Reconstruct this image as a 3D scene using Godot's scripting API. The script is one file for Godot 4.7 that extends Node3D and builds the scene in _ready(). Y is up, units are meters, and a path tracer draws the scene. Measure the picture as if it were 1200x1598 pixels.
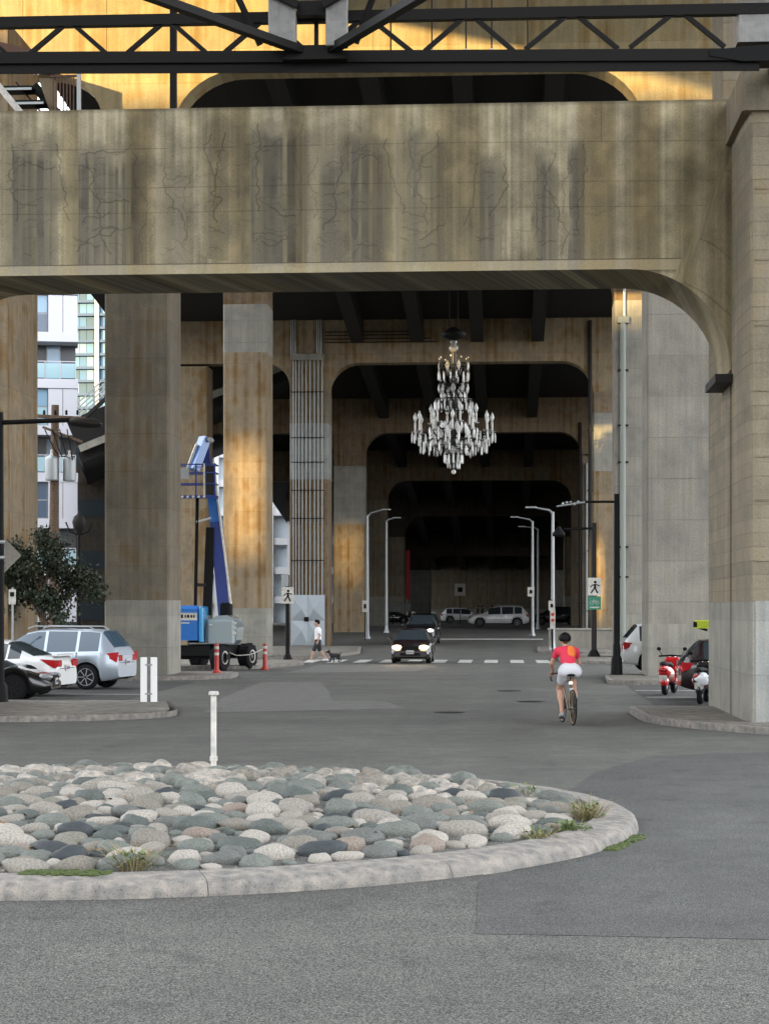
extends Node3D
# A street under a tall concrete bridge, with a chandelier hanging over the crossing. y is up, -Z runs along the bridge, metres.

class MB:
	# collects triangles; every face is given counter-clockwise as seen from outside
	var v := PackedVector3Array()
	var n := PackedVector3Array()
	var u := PackedVector2Array()
	func put(p: Vector3, nn: Vector3, t := Vector2.ZERO) -> void:
		v.push_back(p)
		n.push_back(nn)
		u.push_back(t)
	func tri(a: Vector3, b: Vector3, c: Vector3) -> void:
		var nn := (b - a).cross(c - a).normalized()
		put(a, nn)
		put(c, nn)
		put(b, nn)
	func quad(a: Vector3, b: Vector3, c: Vector3, d: Vector3) -> void:
		tri(a, b, c)
		tri(a, c, d)
	func quad_uv(a: Vector3, b: Vector3, c: Vector3, d: Vector3) -> void:
		# a lower left, b lower right, c upper right, d upper left
		var nn := (b - a).cross(c - a).normalized()
		put(a, nn, Vector2(0, 1))
		put(c, nn, Vector2(1, 0))
		put(b, nn, Vector2(1, 1))
		put(a, nn, Vector2(0, 1))
		put(d, nn, Vector2(0, 0))
		put(c, nn, Vector2(1, 0))
	func box(c: Vector3, s: Vector3, b := Basis()) -> MB:
		var h := s / 2.0
		var p := []
		for i in 8:
			p.push_back(c + b * Vector3(h.x if i & 1 else -h.x, h.y if i & 2 else -h.y, h.z if i & 4 else -h.z))
		quad(p[4], p[5], p[7], p[6])
		quad(p[1], p[0], p[2], p[3])
		quad(p[5], p[1], p[3], p[7])
		quad(p[0], p[4], p[6], p[2])
		quad(p[6], p[7], p[3], p[2])
		quad(p[0], p[1], p[5], p[4])
		return self
	func cbox(c: Vector3, s: Vector3, e: float, b := Basis()) -> MB:
		# a box with chamfered vertical and top edges
		var hx := s.x / 2.0
		var hz := s.z / 2.0
		var rows := []
		for lv in [[-s.y / 2, 0.0], [s.y / 2 - e, 0.0], [s.y / 2, e]]:
			var k: float = lv[1]
			var row := []
			for q in [[hx - k, hz - e], [hx - k, -hz + e], [hx - e, -hz + k], [-hx + e, -hz + k], [-hx + k, -hz + e], [-hx + k, hz - e], [-hx + e, hz - k], [hx - e, hz - k]]:
				row.push_back(c + b * Vector3(q[0], lv[0], q[1]))
			rows.push_back(row)
		for i in 2:
			for j in 8:
				quad(rows[i][j], rows[i][(j + 1) % 8], rows[i + 1][(j + 1) % 8], rows[i + 1][j])
		for i in range(1, 7):
			tri(rows[2][0], rows[2][i], rows[2][i + 1])
			tri(rows[0][0], rows[0][i + 1], rows[0][i])
		return self
	func bar(a: Vector3, b: Vector3, w: float, h := -1.0) -> MB:
		var d := b - a
		var y := d.normalized()
		var x := y.cross(Vector3.UP if absf(y.y) < 0.98 else Vector3.BACK).normalized()
		return box((a + b) / 2.0, Vector3(w, d.length(), w if h < 0 else h), Basis(x, y, x.cross(y)))
	func loft(g: Array, closed := true) -> MB:
		# smooth sheet over rows of points; along a row x along the rows points outwards
		var rows := g.size()
		var cols: int = g[0].size()
		var nn := []
		for i in rows:
			var r := PackedVector3Array()
			r.resize(cols)
			nn.push_back(r)
		var last := cols if closed else cols - 1
		for i in rows - 1:
			for j in last:
				var k := (j + 1) % cols
				var f: Vector3 = (g[i][k] - g[i][j]).cross(g[i + 1][j] - g[i][j]) + (g[i + 1][k] - g[i + 1][j]).cross(g[i + 1][k] - g[i][k])
				nn[i][j] += f
				nn[i][k] += f
				nn[i + 1][j] += f
				nn[i + 1][k] += f
		for i in rows - 1:
			for j in last:
				var k := (j + 1) % cols
				for q in [[i, j], [i + 1, k], [i, k], [i, j], [i + 1, j], [i + 1, k]]:
					put(g[q[0]][q[1]], nn[q[0]][q[1]].normalized())
		return self
	func fan(row: Array, flip := false) -> MB:
		var c := Vector3.ZERO
		for p in row:
			c += p
		c /= row.size()
		for j in row.size():
			var k := (j + 1) % row.size()
			if flip:
				tri(c, row[k], row[j])
			else:
				tri(c, row[j], row[k])
		return self
	func tube(pts: Array, r, segs := 8, caps := true) -> MB:
		var g := []
		var prev := Vector3.ZERO
		for i in pts.size():
			var t: Vector3 = (pts[mini(i + 1, pts.size() - 1)] - pts[maxi(i - 1, 0)]).normalized()
			var x := Vector3.ZERO
			if i == 0:
				x = t.cross(Vector3.UP if absf(t.y) < 0.95 else Vector3.RIGHT).normalized()
			else:
				x = (prev - t * prev.dot(t)).normalized()
			prev = x
			var w := t.cross(x)
			var rr: float = r[i] if r is Array else r
			var row := []
			for j in segs:
				var a := TAU * j / segs
				row.push_back(pts[i] + (x * cos(a) + w * sin(a)) * rr)
			g.push_back(row)
		loft(g)
		if caps:
			fan(g[0], true)
			fan(g[-1])
		return self
	func lathe(prof: Array, segs := 16, at := Vector3.ZERO, b := Basis(), smooth := true) -> MB:
		var g := []
		for p in prof:
			var row := []
			for j in segs:
				var a := TAU * j / segs
				row.push_back(at + b * Vector3(cos(a) * p[0], p[1], -sin(a) * p[0]))
			g.push_back(row)
		if smooth:
			loft(g)
		else:
			for i in g.size() - 1:
				for j in segs:
					var k := (j + 1) % segs
					quad(g[i][j], g[i][k], g[i + 1][k], g[i + 1][j])
		if prof[0][0] > 0.0005:
			fan(g[0], true)
		if prof[-1][0] > 0.0005:
			fan(g[-1])
		return self
	func ball(c: Vector3, r: Vector3, segs := 10, rows := 6, b := Basis()) -> MB:
		var g := []
		for i in rows + 1:
			var t := -PI / 2 + PI * i / rows
			var row := []
			for j in segs:
				var a := TAU * j / segs
				row.push_back(c + b * Vector3(cos(t) * cos(a) * r.x, sin(t) * r.y, -cos(t) * sin(a) * r.z))
			g.push_back(row)
		return loft(g)
	func prism(poly: PackedVector2Array, z0: float, z1: float, xf := Transform3D(), uvs := 0.0) -> MB:
		# a flat outline in x, y given the depth z0 .. z1
		var area := 0.0
		for i in poly.size():
			var q := poly[(i + 1) % poly.size()]
			area += poly[i].x * q.y - q.x * poly[i].y
		if area < 0:
			poly.reverse()
		var ix := Geometry2D.triangulate_polygon(poly)
		for i in range(0, ix.size(), 3):
			var a := poly[ix[i]]
			var b := poly[ix[i + 1]]
			var c := poly[ix[i + 2]]
			if (b - a).cross(c - a) < 0:
				var t := b
				b = c
				c = t
			var k := v.size()
			tri(xf * Vector3(a.x, a.y, z1), xf * Vector3(b.x, b.y, z1), xf * Vector3(c.x, c.y, z1))
			if uvs > 0:
				u[k] = Vector2(a.x, -a.y) / uvs
				u[k + 1] = Vector2(c.x, -c.y) / uvs
				u[k + 2] = Vector2(b.x, -b.y) / uvs
			tri(xf * Vector3(a.x, a.y, z0), xf * Vector3(c.x, c.y, z0), xf * Vector3(b.x, b.y, z0))
		for i in poly.size():
			var a := poly[i]
			var b := poly[(i + 1) % poly.size()]
			quad(xf * Vector3(a.x, a.y, z1), xf * Vector3(a.x, a.y, z0), xf * Vector3(b.x, b.y, z0), xf * Vector3(b.x, b.y, z1))
		return self
	func mesh() -> ArrayMesh:
		var a := []
		a.resize(Mesh.ARRAY_MAX)
		a[Mesh.ARRAY_VERTEX] = v
		a[Mesh.ARRAY_NORMAL] = n
		a[Mesh.ARRAY_TEX_UV] = u
		var m := ArrayMesh.new()
		m.add_surface_from_arrays(Mesh.PRIMITIVE_TRIANGLES, a)
		return m

var M := {}
var taken := {}
var rng := RandomNumberGenerator.new()

func numbered(called: String) -> String:
	var k: int = taken.get(called, 0)
	taken[called] = k + 1
	return called if k == 0 else "%s_%03d" % [called, k]

func tag(o: Node, label := "", category := "", group := "", kind := "") -> void:
	for q in [["label", label], ["category", category], ["group", group], ["kind", kind]]:
		if q[1] != "":
			o.set_meta(q[0], q[1])

func thing(called: String, label: String, category: String, at := Vector3.ZERO, turn := 0.0, group := "") -> Node3D:
	var o := Node3D.new()
	o.name = numbered(called)
	add_child(o)
	o.position = at
	o.rotation.y = turn
	tag(o, label, category, group)
	return o

func put_mesh(called: String, m: Mesh, material: Material, parent: Node = null, at := Vector3.ZERO) -> MeshInstance3D:
	var o := MeshInstance3D.new()
	o.mesh = m
	o.material_override = material
	o.position = at
	if parent == null:
		o.name = numbered(called)
		add_child(o)
	else:
		var k := 0
		var nm := called
		while parent.has_node(nm):
			k += 1
			nm = "%s_%03d" % [called, k]
		o.name = nm
		parent.add_child(o)
	return o

func part(called: String, mb: MB, material: Material, parent: Node) -> MeshInstance3D:
	return put_mesh(called, mb.mesh(), material, parent)

func struct(called: String, mb: MB, material: Material) -> MeshInstance3D:
	var o := put_mesh(called, mb.mesh(), material)
	o.set_meta("kind", "structure")
	return o

func copy_of(o: Node3D, label: String, at: Vector3, turn := 0.0) -> Node3D:
	var c: Node3D = o.duplicate()
	var stem := String(o.name)
	if stem.right(4).begins_with("_") and stem.right(3).is_valid_int():
		stem = stem.left(-4)
	c.name = numbered(stem)
	add_child(c)
	c.position = at
	c.rotation.y = turn
	c.set_meta("label", label)
	return c

func lin(r: float, g: float, b: float, a := 1.0) -> Color:
	var c := Color(r, g, b).linear_to_srgb()
	c.a = a
	return c

func mat(c: Color, rough := 0.8, metal := 0.0) -> StandardMaterial3D:
	var m := StandardMaterial3D.new()
	m.albedo_color = c
	m.roughness = rough
	m.metallic = metal
	return m

func glow(c: Color, e: float) -> StandardMaterial3D:
	var m := mat(c, 0.4)
	m.emission_enabled = true
	m.emission = c
	m.emission_energy_multiplier = e
	return m

func noise_bytes(s: int, w: int, h: int, freq: float, oct := 4, kind := FastNoiseLite.TYPE_SIMPLEX_SMOOTH) -> PackedByteArray:
	var f := FastNoiseLite.new()
	f.seed = s
	f.noise_type = kind
	f.frequency = freq
	f.fractal_octaves = oct
	return f.get_seamless_image(w, h).get_data()

func streaks(s: int, w: int, h: int, freq: float, rows: int) -> PackedByteArray:
	# noise drawn out downwards: the runs that rain leaves
	var f := FastNoiseLite.new()
	f.seed = s
	f.frequency = freq
	f.fractal_octaves = 4
	var im := f.get_seamless_image(w, rows)
	im.resize(w, h, Image.INTERPOLATE_CUBIC)
	return im.get_data()

func rgb_tex(w: int, h: int, d: PackedByteArray) -> ImageTexture:
	return ImageTexture.create_from_image(Image.create_from_data(w, h, false, Image.FORMAT_RGB8, d))

func grey_tex(w: int, h: int, d: PackedByteArray) -> ImageTexture:
	return ImageTexture.create_from_image(Image.create_from_data(w, h, false, Image.FORMAT_L8, d))

func tri_mat(c: Color, t: Texture2D, size: float, rough := 0.9, bump: Texture2D = null, depth := 0.0, world := true, turn := Vector3.ZERO) -> StandardMaterial3D:
	var m := mat(c, rough)
	m.albedo_texture = t
	m.uv1_triplanar = true
	m.uv1_world_triplanar = world
	m.uv1_triplanar_sharpness = 8.0
	m.uv1_scale = Vector3.ONE / size
	m.uv1_offset = turn
	if bump:
		m.heightmap_enabled = true
		m.heightmap_texture = bump
		m.heightmap_scale = depth
	return m

func ground_y(z: float) -> float:
	return 0.85 * smoothstep(-96.0, -150.0, z)

func concrete_tex(s: int, brown: float, dark: float, line_every: int) -> Array:
	var w := 1024
	var n1 := noise_bytes(s, w, w, 0.006, 5)
	var n2 := noise_bytes(s + 1, w, w, 0.12, 2)
	var st := streaks(s + 2, w, w, 0.016, 20)
	var st2 := streaks(s + 3, w, w, 0.05, 40)
	var d := PackedByteArray()
	d.resize(w * w * 3)
	var hgt := PackedByteArray()
	hgt.resize(w * w)
	var r := RandomNumberGenerator.new()
	r.seed = s
	var shade := []
	for k in w / line_every + 1:
		shade.push_back([r.randf_range(-9, 9), r.randf_range(0.25, 1.0)])
	for y in w:
		var band: Array = shade[y / line_every]
		var yy := y % line_every
		for x in w:
			var i := y * w + x
			var a := n1[i] / 255.0 - 0.5
			var b := n2[i] / 255.0 - 0.5
			var c := st[i] / 255.0 - 0.5
			var e := st2[i] / 255.0 - 0.5
			var l: float = 214.0 + a * 62.0 + b * 30.0 + e * 20.0 + band[0]
			var q := clampf(c * 1.2 + a * 1.7 + 0.12, 0.0, 1.0)
			l -= q * dark
			var hh := 128.0 + b * 90.0 + a * 50.0
			if yy < 3:
				l -= 46.0 * band[1] * clampf(0.7 + a * 2.0, 0.0, 1.0)
				hh -= 70.0 * band[1]
			if b > 0.36:
				l -= 60.0
				hh -= 60.0
			l = clampf(l, 10.0, 255.0)
			d[i * 3] = int(l)
			d[i * 3 + 1] = int(l * (0.985 - brown * 0.10 * q))
			d[i * 3 + 2] = int(l * (0.955 - brown * 0.26 * q))
			hgt[i] = int(clampf(hh, 0.0, 255.0))
	return [rgb_tex(w, w, d), grey_tex(w, w, hgt)]

func walk_dark(buf: PackedFloat32Array, w: int, h: int, x: float, y: float, ang: float, n: int, r: RandomNumberGenerator, wide: float, deep: float) -> PackedFloat32Array:
	var home := ang
	for k in n:
		x += cos(ang)
		y += sin(ang)
		ang = lerpf(ang + r.randf_range(-0.5, 0.5), home, 0.12)
		var hw := int(ceil(wide * 2.0))
		for dy in range(-hw, hw + 1):
			for dx in range(-hw, hw + 1):
				var px := int(x) + dx
				var py := int(y) + dy
				if px >= 0 and py >= 0 and px < w and py < h:
					var dd := Vector2(px - x, py - y).length() / wide
					var q := deep * exp(-dd * dd)
					if q > buf[py * w + px]:
						buf[py * w + px] = q
	return buf

func beam_tex() -> ImageTexture:
	# the stained, crazed face of the cross beam: rain runs, damp dark patches with cracks along them, pour joints
	var w := 2048
	var h := 448
	var r := RandomNumberGenerator.new()
	r.seed = 77
	var n1 := noise_bytes(301, w, h, 0.008, 5)
	var n2 := noise_bytes(302, w, h, 0.14, 2)
	var runs := streaks(303, w, h, 0.045, 4)
	var wide := streaks(304, w, h, 0.007, 3)
	var crack := PackedFloat32Array()
	crack.resize(w * h)
	# damp patches: centre, half width (pixels), top, bottom as a share of the height, depth
	var damp := []
	for q in [[0.028, 0.022, 0.25, 1.0, 0.7], [0.098, 0.034, 0.15, 1.0, 1.0], [0.2, 0.045, 0.2, 1.0, 1.0], [0.285, 0.022, 0.3, 0.95, 0.5], [0.335, 0.014, 0.1, 0.9, 0.5], [0.415, 0.04, 0.05, 0.95, 1.0], [0.475, 0.02, 0.25, 0.95, 0.8], [0.527, 0.024, 0.15, 1.0, 0.9], [0.595, 0.028, 0.1, 0.95, 0.8], [0.678, 0.018, 0.3, 0.95, 0.9], [0.745, 0.014, 0.25, 1.0, 1.0], [0.785, 0.008, 0.2, 1.0, 0.9]]:
		damp.push_back([q[0] * w, q[1] * w, q[2] * h, q[3] * h, q[4]])
		# cracks wander down both sides of a patch, with rungs between
		var cx: float = q[0] * w
		var hw: float = q[1] * w
		for side in [-1, 1]:
			crack = walk_dark(crack, w, h, cx + side * hw * r.randf_range(0.5, 0.95), h * (q[2] + 0.05), PI / 2, int(h * (q[3] - q[2]) * r.randf_range(0.55, 0.95)), r, r.randf_range(0.9, 1.9), r.randf_range(0.35, 0.75))
		for k in int(10 + 160 * q[1]):
			crack = walk_dark(crack, w, h, cx - hw * r.randf_range(0.2, 1.2), h * lerpf(q[2] + 0.06, q[3] - 0.05, r.randf()), r.randf_range(-0.35, 0.35), int(hw * r.randf_range(0.3, 1.7)), r, r.randf_range(0.7, 1.7), r.randf_range(0.2, 0.75))
	for k in 26:
		crack = walk_dark(crack, w, h, r.randf() * w * 0.8, h * r.randf_range(0.2, 0.9), r.randf_range(-0.3, 0.3) + (PI / 2 if k % 4 == 0 else 0.0), r.randi_range(30, 130), r, 0.9, r.randf_range(0.2, 0.5))
	var rust := []
	for q in [[0.01, 0.012, 1.0], [0.145, 0.01, 0.5], [0.235, 0.014, 1.0], [0.34, 0.016, 0.55], [0.36, 0.012, 0.8], [0.435, 0.01, 0.8], [0.54, 0.018, 0.5], [0.635, 0.026, 0.75], [0.81, 0.02, 1.0], [0.868, 0.016, 1.0], [0.92, 0.012, 0.6], [0.965, 0.02, 0.6]]:
		rust.push_back([q[0] * w, q[1] * w, q[2]])
	var d := PackedByteArray()
	d.resize(w * h * 3)
	for x in w:
		var rs := 0.0
		for q in rust:
			var t: float = absf(x - q[0]) / q[1]
			if t < 1.6:
				rs = maxf(rs, q[2] * clampf((1.6 - t) / 0.9, 0.0, 1.0))
		for y in h:
			var i := y * w + x
			var a := n1[i] / 255.0 - 0.5
			var b := n2[i] / 255.0 - 0.5
			var e := runs[i] / 255.0 - 0.5
			var g := wide[i] / 255.0 - 0.5
			var l := 203.0 + a * 84.0 + b * 34.0 + e * 62.0 + g * 46.0
			var dm := 0.0
			for q in damp:
				var t: float = absf(x + a * 26.0 + e * 40.0 + b * 9.0 - q[0]) / q[1]
				if t < 1.25 and y > q[2] + a * 60.0 and y < q[3] + a * 40.0:
					dm = maxf(dm, q[4] * clampf((1.25 - t) / 0.55, 0.0, 1.0) * clampf((y - q[2] - a * 60.0) / 60.0, 0.0, 1.0) * clampf(0.85 + e * 1.6 + b * 0.4, 0.0, 1.0))
			l *= 1.0 - dm * (0.30 + 0.4 * a + 0.3 * e)
			var rr := rs * (0.75 + 0.5 * e) * clampf(1.25 - float(y) / h * 0.6 + a, 0.2, 1.0)
			l *= 1.0 - rr * 0.26
			# pour joints and the trowelled edge along the bottom
			for jy in [0.235, 0.47, 0.62]:
				var off := absf(y - jy * h - sin(x * 0.004) * 2.0)
				if off < 1.2 and a > -0.22:
					l *= 0.84
			if y > h * 0.93:
				l = lerpf(l, 226.0 + b * 30.0, 0.75)
				if y < h * 0.936:
					l *= 0.62
			if x == int(w * 0.815) and y < h * 0.235:
				l *= 0.6
			if y < 10:
				l *= 0.75 + y * 0.025
			l *= 1.0 - crack[i] * 0.40
			if b > 0.37:
				l *= 0.6
			l = clampf(l, 8.0, 250.0)
			d[i * 3] = int(l)
			d[i * 3 + 1] = int(l * (0.985 - 0.05 * rr + 0.012 * dm))
			d[i * 3 + 2] = int(l * (0.925 - 0.16 * rr + 0.05 * dm + 0.1 * e))
	return rgb_tex(w, h, d)

func asphalt_tex(s: int, lo: float, hi: float) -> Array:
	var w := 1024
	var n1 := noise_bytes(s, w, w, 0.004, 4)
	var n2 := noise_bytes(s + 1, w, w, 0.24, 2, FastNoiseLite.TYPE_SIMPLEX)
	var n3 := noise_bytes(s + 2, w, w, 0.42, 1, FastNoiseLite.TYPE_VALUE)
	var d := PackedByteArray()
	d.resize(w * w * 3)
	var hg := PackedByteArray()
	hg.resize(w * w)
	var lcg := 12345 + s
	for i in w * w:
		lcg = (lcg * 1664525 + 1013904223) & 0xffffffff
		var a := n1[i] / 255.0 - 0.5
		var b := n2[i] / 255.0
		var c := n3[i] / 255.0
		var t := clampf((b * 0.35 + c * 0.35 + (lcg >> 16) / 65535.0 * 0.3 - 0.5) * 3.0 + 0.5, 0.0, 1.0)
		var l := lerpf(lo, hi, t) + a * 40.0
		if t > 0.74:
			l += (t - 0.74) * 300.0
		l = clampf(l, 5.0, 255.0)
		d[i * 3] = int(l)
		d[i * 3 + 1] = int(minf(255.0, l * 1.0))
		d[i * 3 + 2] = int(l * 0.985)
		hg[i] = int(255.0 * t)
	return [rgb_tex(w, w, d), grey_tex(w, w, hg)]

func speckle_tex(s: int, deep: float, warm := 0.0) -> ImageTexture:
	var w := 512
	var n1 := noise_bytes(s, w, w, 0.012, 4)
	var n2 := noise_bytes(s + 1, w, w, 0.09, 2)
	var d := PackedByteArray()
	d.resize(w * w * 3)
	for i in w * w:
		var a := n1[i] / 255.0 - 0.5
		var b := n2[i] / 255.0 - 0.5
		var l := 205.0 + a * 90.0 + b * 70.0 * deep
		if b > 0.12:
			l -= 300.0 * (b - 0.12) * deep + 30.0 * deep
		l = clampf(l, 5.0, 255.0)
		d[i * 3] = int(l)
		d[i * 3 + 1] = int(l * (1.0 - warm * 0.06 * (0.5 + a)))
		d[i * 3 + 2] = int(l * (1.0 - warm * 0.12 * (0.5 + a)))
	return rgb_tex(w, w, d)

func materials() -> void:
	var ca := concrete_tex(11, 0.8, 46.0, 136)
	var cb := concrete_tex(41, 1.2, 62.0, 186)
	var cp := concrete_tex(71, 0.15, 16.0, 146)
	M.concrete = tri_mat(lin(0.27, 0.24, 0.185), ca[0], 9.0, 0.92, ca[1], 1.0)
	var cc := concrete_tex(91, 0.35, 22.0, 33)
	M.concrete_board = tri_mat(lin(0.30, 0.268, 0.20), cc[0], 8.0, 0.92, cc[1], 1.2)
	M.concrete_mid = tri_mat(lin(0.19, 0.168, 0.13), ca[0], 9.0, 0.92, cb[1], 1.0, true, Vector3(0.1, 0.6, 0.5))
	M.concrete_warm = tri_mat(lin(0.33, 0.265, 0.18), cb[0], 8.0, 0.92, cb[1], 1.0)
	M.concrete_brown = tri_mat(lin(0.24, 0.185, 0.125), cb[0], 8.0, 0.92, cb[1], 1.0, true, Vector3(0.37, 0.21, 0.1))
	M.concrete_pale = tri_mat(lin(0.33, 0.32, 0.29), cp[0], 9.0, 0.92, cp[1], 0.8, true, Vector3(0.4, 0.3, 0.6))
	M.concrete_dark = tri_mat(lin(0.07, 0.06, 0.048), cb[0], 8.0, 0.92)  # darker concrete copy, dimness deep under the bridge put into the colour
	M.concrete_sunny = tri_mat(lin(0.44, 0.37, 0.22), ca[0], 8.0, 0.92, ca[1], 0.8, true, Vector3(0.7, 0.1, 0.2))  # paler, yellower concrete copy, sunlit warmth put into the colour
	M.soffit = tri_mat(lin(0.007, 0.006, 0.005), cb[0], 8.0, 0.92)  # near-black concrete copy, shade under the deck put into the colour
	M.paint = tri_mat(lin(0.34, 0.34, 0.31), cp[0], 7.0, 0.8, cp[1], 0.4)
	M.paint_blue = tri_mat(lin(0.38, 0.405, 0.405), cp[0], 7.0, 0.8, cp[1], 0.4)
	M.beam_face = mat(lin(0.45, 0.40, 0.295), 0.92)
	M.beam_face.albedo_texture = beam_tex()
	var aa := asphalt_tex(201, 20.0, 335.0)
	var ab := asphalt_tex(221, 120.0, 240.0)
	M.asphalt = tri_mat(lin(0.178, 0.176, 0.160), ab[0], 3.1, 0.9, ab[1], 0.5)
	M.asphalt_worn = tri_mat(lin(0.20, 0.194, 0.178), aa[0], 3.7, 0.92, aa[1], 0.8)
	M.asphalt_patch = tri_mat(lin(0.138, 0.14, 0.134), aa[0], 2.9, 0.9, aa[1], 0.6)
	M.asphalt_pale = tri_mat(lin(0.215, 0.21, 0.192), aa[0], 3.3, 0.9, aa[1], 0.4)
	M.asphalt_dark = tri_mat(lin(0.085, 0.085, 0.08), ab[0], 2.7, 0.85, ab[1], 0.5)
	var kt := speckle_tex(431, 0.55, 0.8)
	M.kerb = tri_mat(lin(0.34, 0.33, 0.305), kt, 1.1, 0.9, aa[1], 0.3)
	M.walk = tri_mat(lin(0.33, 0.32, 0.285), kt, 2.7, 0.9, aa[1], 0.3)
	M.mortar = tri_mat(lin(0.25, 0.245, 0.225), aa[0], 2.0, 0.95, aa[1], 1.0)
	# broad wear over the whole road: tyre paths, oil, patches of dust
	var ww := 1024
	var wa := noise_bytes(251, ww, ww, 0.005, 5)
	var wb := streaks(252, ww, ww, 0.012, 6)
	var wc := noise_bytes(253, ww, ww, 0.03, 3)
	var wd := PackedByteArray()
	wd.resize(ww * ww * 3)
	for i in ww * ww:
		var l := 225.0 + (wa[i] - 128.0) * 0.2 + (wb[i] - 128.0) * 0.10
		if wc[i] > 176:
			l -= (wc[i] - 176.0) * 0.7
		l = clampf(l, 60.0, 255.0)
		wd[i * 3] = int(l)
		wd[i * 3 + 1] = int(l)
		wd[i * 3 + 2] = int(l * 0.985)
	var wear := rgb_tex(ww, ww, wd)
	for m in [M.asphalt, M.asphalt_worn, M.asphalt_patch, M.asphalt_dark, M.walk]:
		m.detail_enabled = true
		m.detail_albedo = wear
		m.detail_blend_mode = BaseMaterial3D.BLEND_MODE_MUL
		m.detail_uv_layer = BaseMaterial3D.DETAIL_UV_2
		m.uv2_triplanar = true
		m.uv2_world_triplanar = true
		m.uv2_scale = Vector3.ONE / 23.0
	M.line = tri_mat(lin(0.78, 0.78, 0.75), ab[0], 1.7, 0.8)
	var sp := speckle_tex(401, 1.0, 1.0)
	var sq := speckle_tex(411, 0.45)
	M.stone = []
	for q in [[0.56, 0.55, 0.52, 0], [0.41, 0.405, 0.375, 0], [0.19, 0.208, 0.185, 1], [0.11, 0.13, 0.117, 1], [0.045, 0.056, 0.062, 1], [0.36, 0.31, 0.27, 0], [0.31, 0.30, 0.27, 0], [0.16, 0.168, 0.157, 1], [0.26, 0.245, 0.20, 1]]:
		M.stone.push_back(tri_mat(lin(q[0] * 0.9, q[1] * 0.89, q[2] * 0.86), sp if q[3] == 0 else sq, 1.1, 0.75, null, 0.0, false))
	M.black = mat(lin(0.006, 0.006, 0.006), 0.6)
	M.black.metallic_specular = 0.25
	M.rubber = mat(lin(0.012, 0.012, 0.013), 0.9)
	M.rubber.metallic_specular = 0.25
	M.steel_dark = mat(lin(0.016, 0.014, 0.012), 0.6)
	M.steel_dark.metallic_specular = 0.3
	M.truss = mat(lin(0.013, 0.0125, 0.012), 0.38)
	M.truss.metallic_specular = 0.15
	M.steel = tri_mat(lin(0.24, 0.25, 0.255), cp[0], 1.4, 0.5)
	M.steel.metallic = 0.35
	M.galv = mat(lin(0.30, 0.315, 0.315), 0.45)
	M.galv.metallic = 0.5
	M.white = tri_mat(lin(0.72, 0.72, 0.70), cp[0], 1.1, 0.5)
	M.glass = mat(lin(0.03, 0.04, 0.045), 0.06)
	M.lens = mat(lin(0.20, 0.21, 0.22), 0.12)
	M.lens.clearcoat_enabled = true
	M.lens.clearcoat = 1.0
	M.chrome = mat(lin(0.6, 0.6, 0.6), 0.15, 1.0)
	M.red = mat(lin(0.42, 0.03, 0.02), 0.5)
	M.tail = mat(lin(0.35, 0.012, 0.015), 0.12)
	M.wood = tri_mat(lin(0.16, 0.10, 0.06), sq, 0.9, 0.85)

func _ready() -> void:
	rng.seed = 5
	# --- camera, sky, sun
	var cam := Camera3D.new()
	cam.name = "camera"
	cam.position = Vector3(0, 2.2, 0)
	cam.rotation.y = atan(189.0 / 3000.0)
	cam.projection = Camera3D.PROJECTION_FRUSTUM
	cam.near = 0.1
	cam.far = 1500.0
	cam.size = 0.1 * 1600.0 / 3000.0
	cam.frustum_offset = Vector2(0, 0.1 * 152.5 / 3000.0)
	add_child(cam)
	cam.make_current()
	var env := Environment.new()
	var sky_mat := ProceduralSkyMaterial.new()
	sky_mat.sky_top_color = Color(0.79, 0.81, 0.84)
	sky_mat.sky_horizon_color = Color(0.93, 0.935, 0.95)
	sky_mat.sky_curve = 0.22
	sky_mat.ground_horizon_color = Color(0.55, 0.55, 0.55)
	sky_mat.ground_bottom_color = Color(0.3, 0.3, 0.3)
	sky_mat.sun_angle_max = 1.0
	sky_mat.sky_energy_multiplier = 1.25
	var sky := Sky.new()
	sky.sky_material = sky_mat
	env.background_mode = Environment.BG_SKY
	env.sky = sky
	env.tonemap_mode = Environment.TONE_MAPPER_LINEAR
	env.tonemap_exposure = 3.6
	env.sdfgi_enabled = true
	env.ssao_enabled = true
	env.ssil_enabled = true
	var we := WorldEnvironment.new()
	we.name = "world_environment"
	we.environment = env
	add_child(we)
	var sun := DirectionalLight3D.new()
	sun.name = "sun"
	sun.light_color = Color(1.0, 0.85, 0.56)
	sun.light_energy = 1.2
	sun.light_angular_distance = 0.5
	sun.shadow_enabled = true
	sun.basis = Basis.looking_at(Vector3(0.41, -0.128, -0.91), Vector3.UP)
	add_child(sun)
	materials()
	ground()
	bridge()
	portal()
	surroundings()
	steel_truss()
	traffic_circle()
	chandelier()
	street_things()
	vehicles()
	people()

func flat_poly(pts: Array, y: float) -> MB:
	# a thin sheet lying on the ground, with depth 2 mm
	var poly := PackedVector2Array()
	for p in pts:
		poly.push_back(Vector2(p[0], -p[1]))
	var mb := MB.new()
	mb.prism(poly, 0.0, 0.002, Transform3D(Basis(Vector3.RIGHT, Vector3.FORWARD, Vector3.UP), Vector3(0, y, 0)))
	return mb

func slab(pts: Array, y0: float, y1: float) -> MB:
	var poly := PackedVector2Array()
	for p in pts:
		poly.push_back(Vector2(p[0], -p[1]))
	return MB.new().prism(poly, y0, y1, Transform3D(Basis(Vector3.RIGHT, Vector3.FORWARD, Vector3.UP), Vector3.ZERO))

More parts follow.
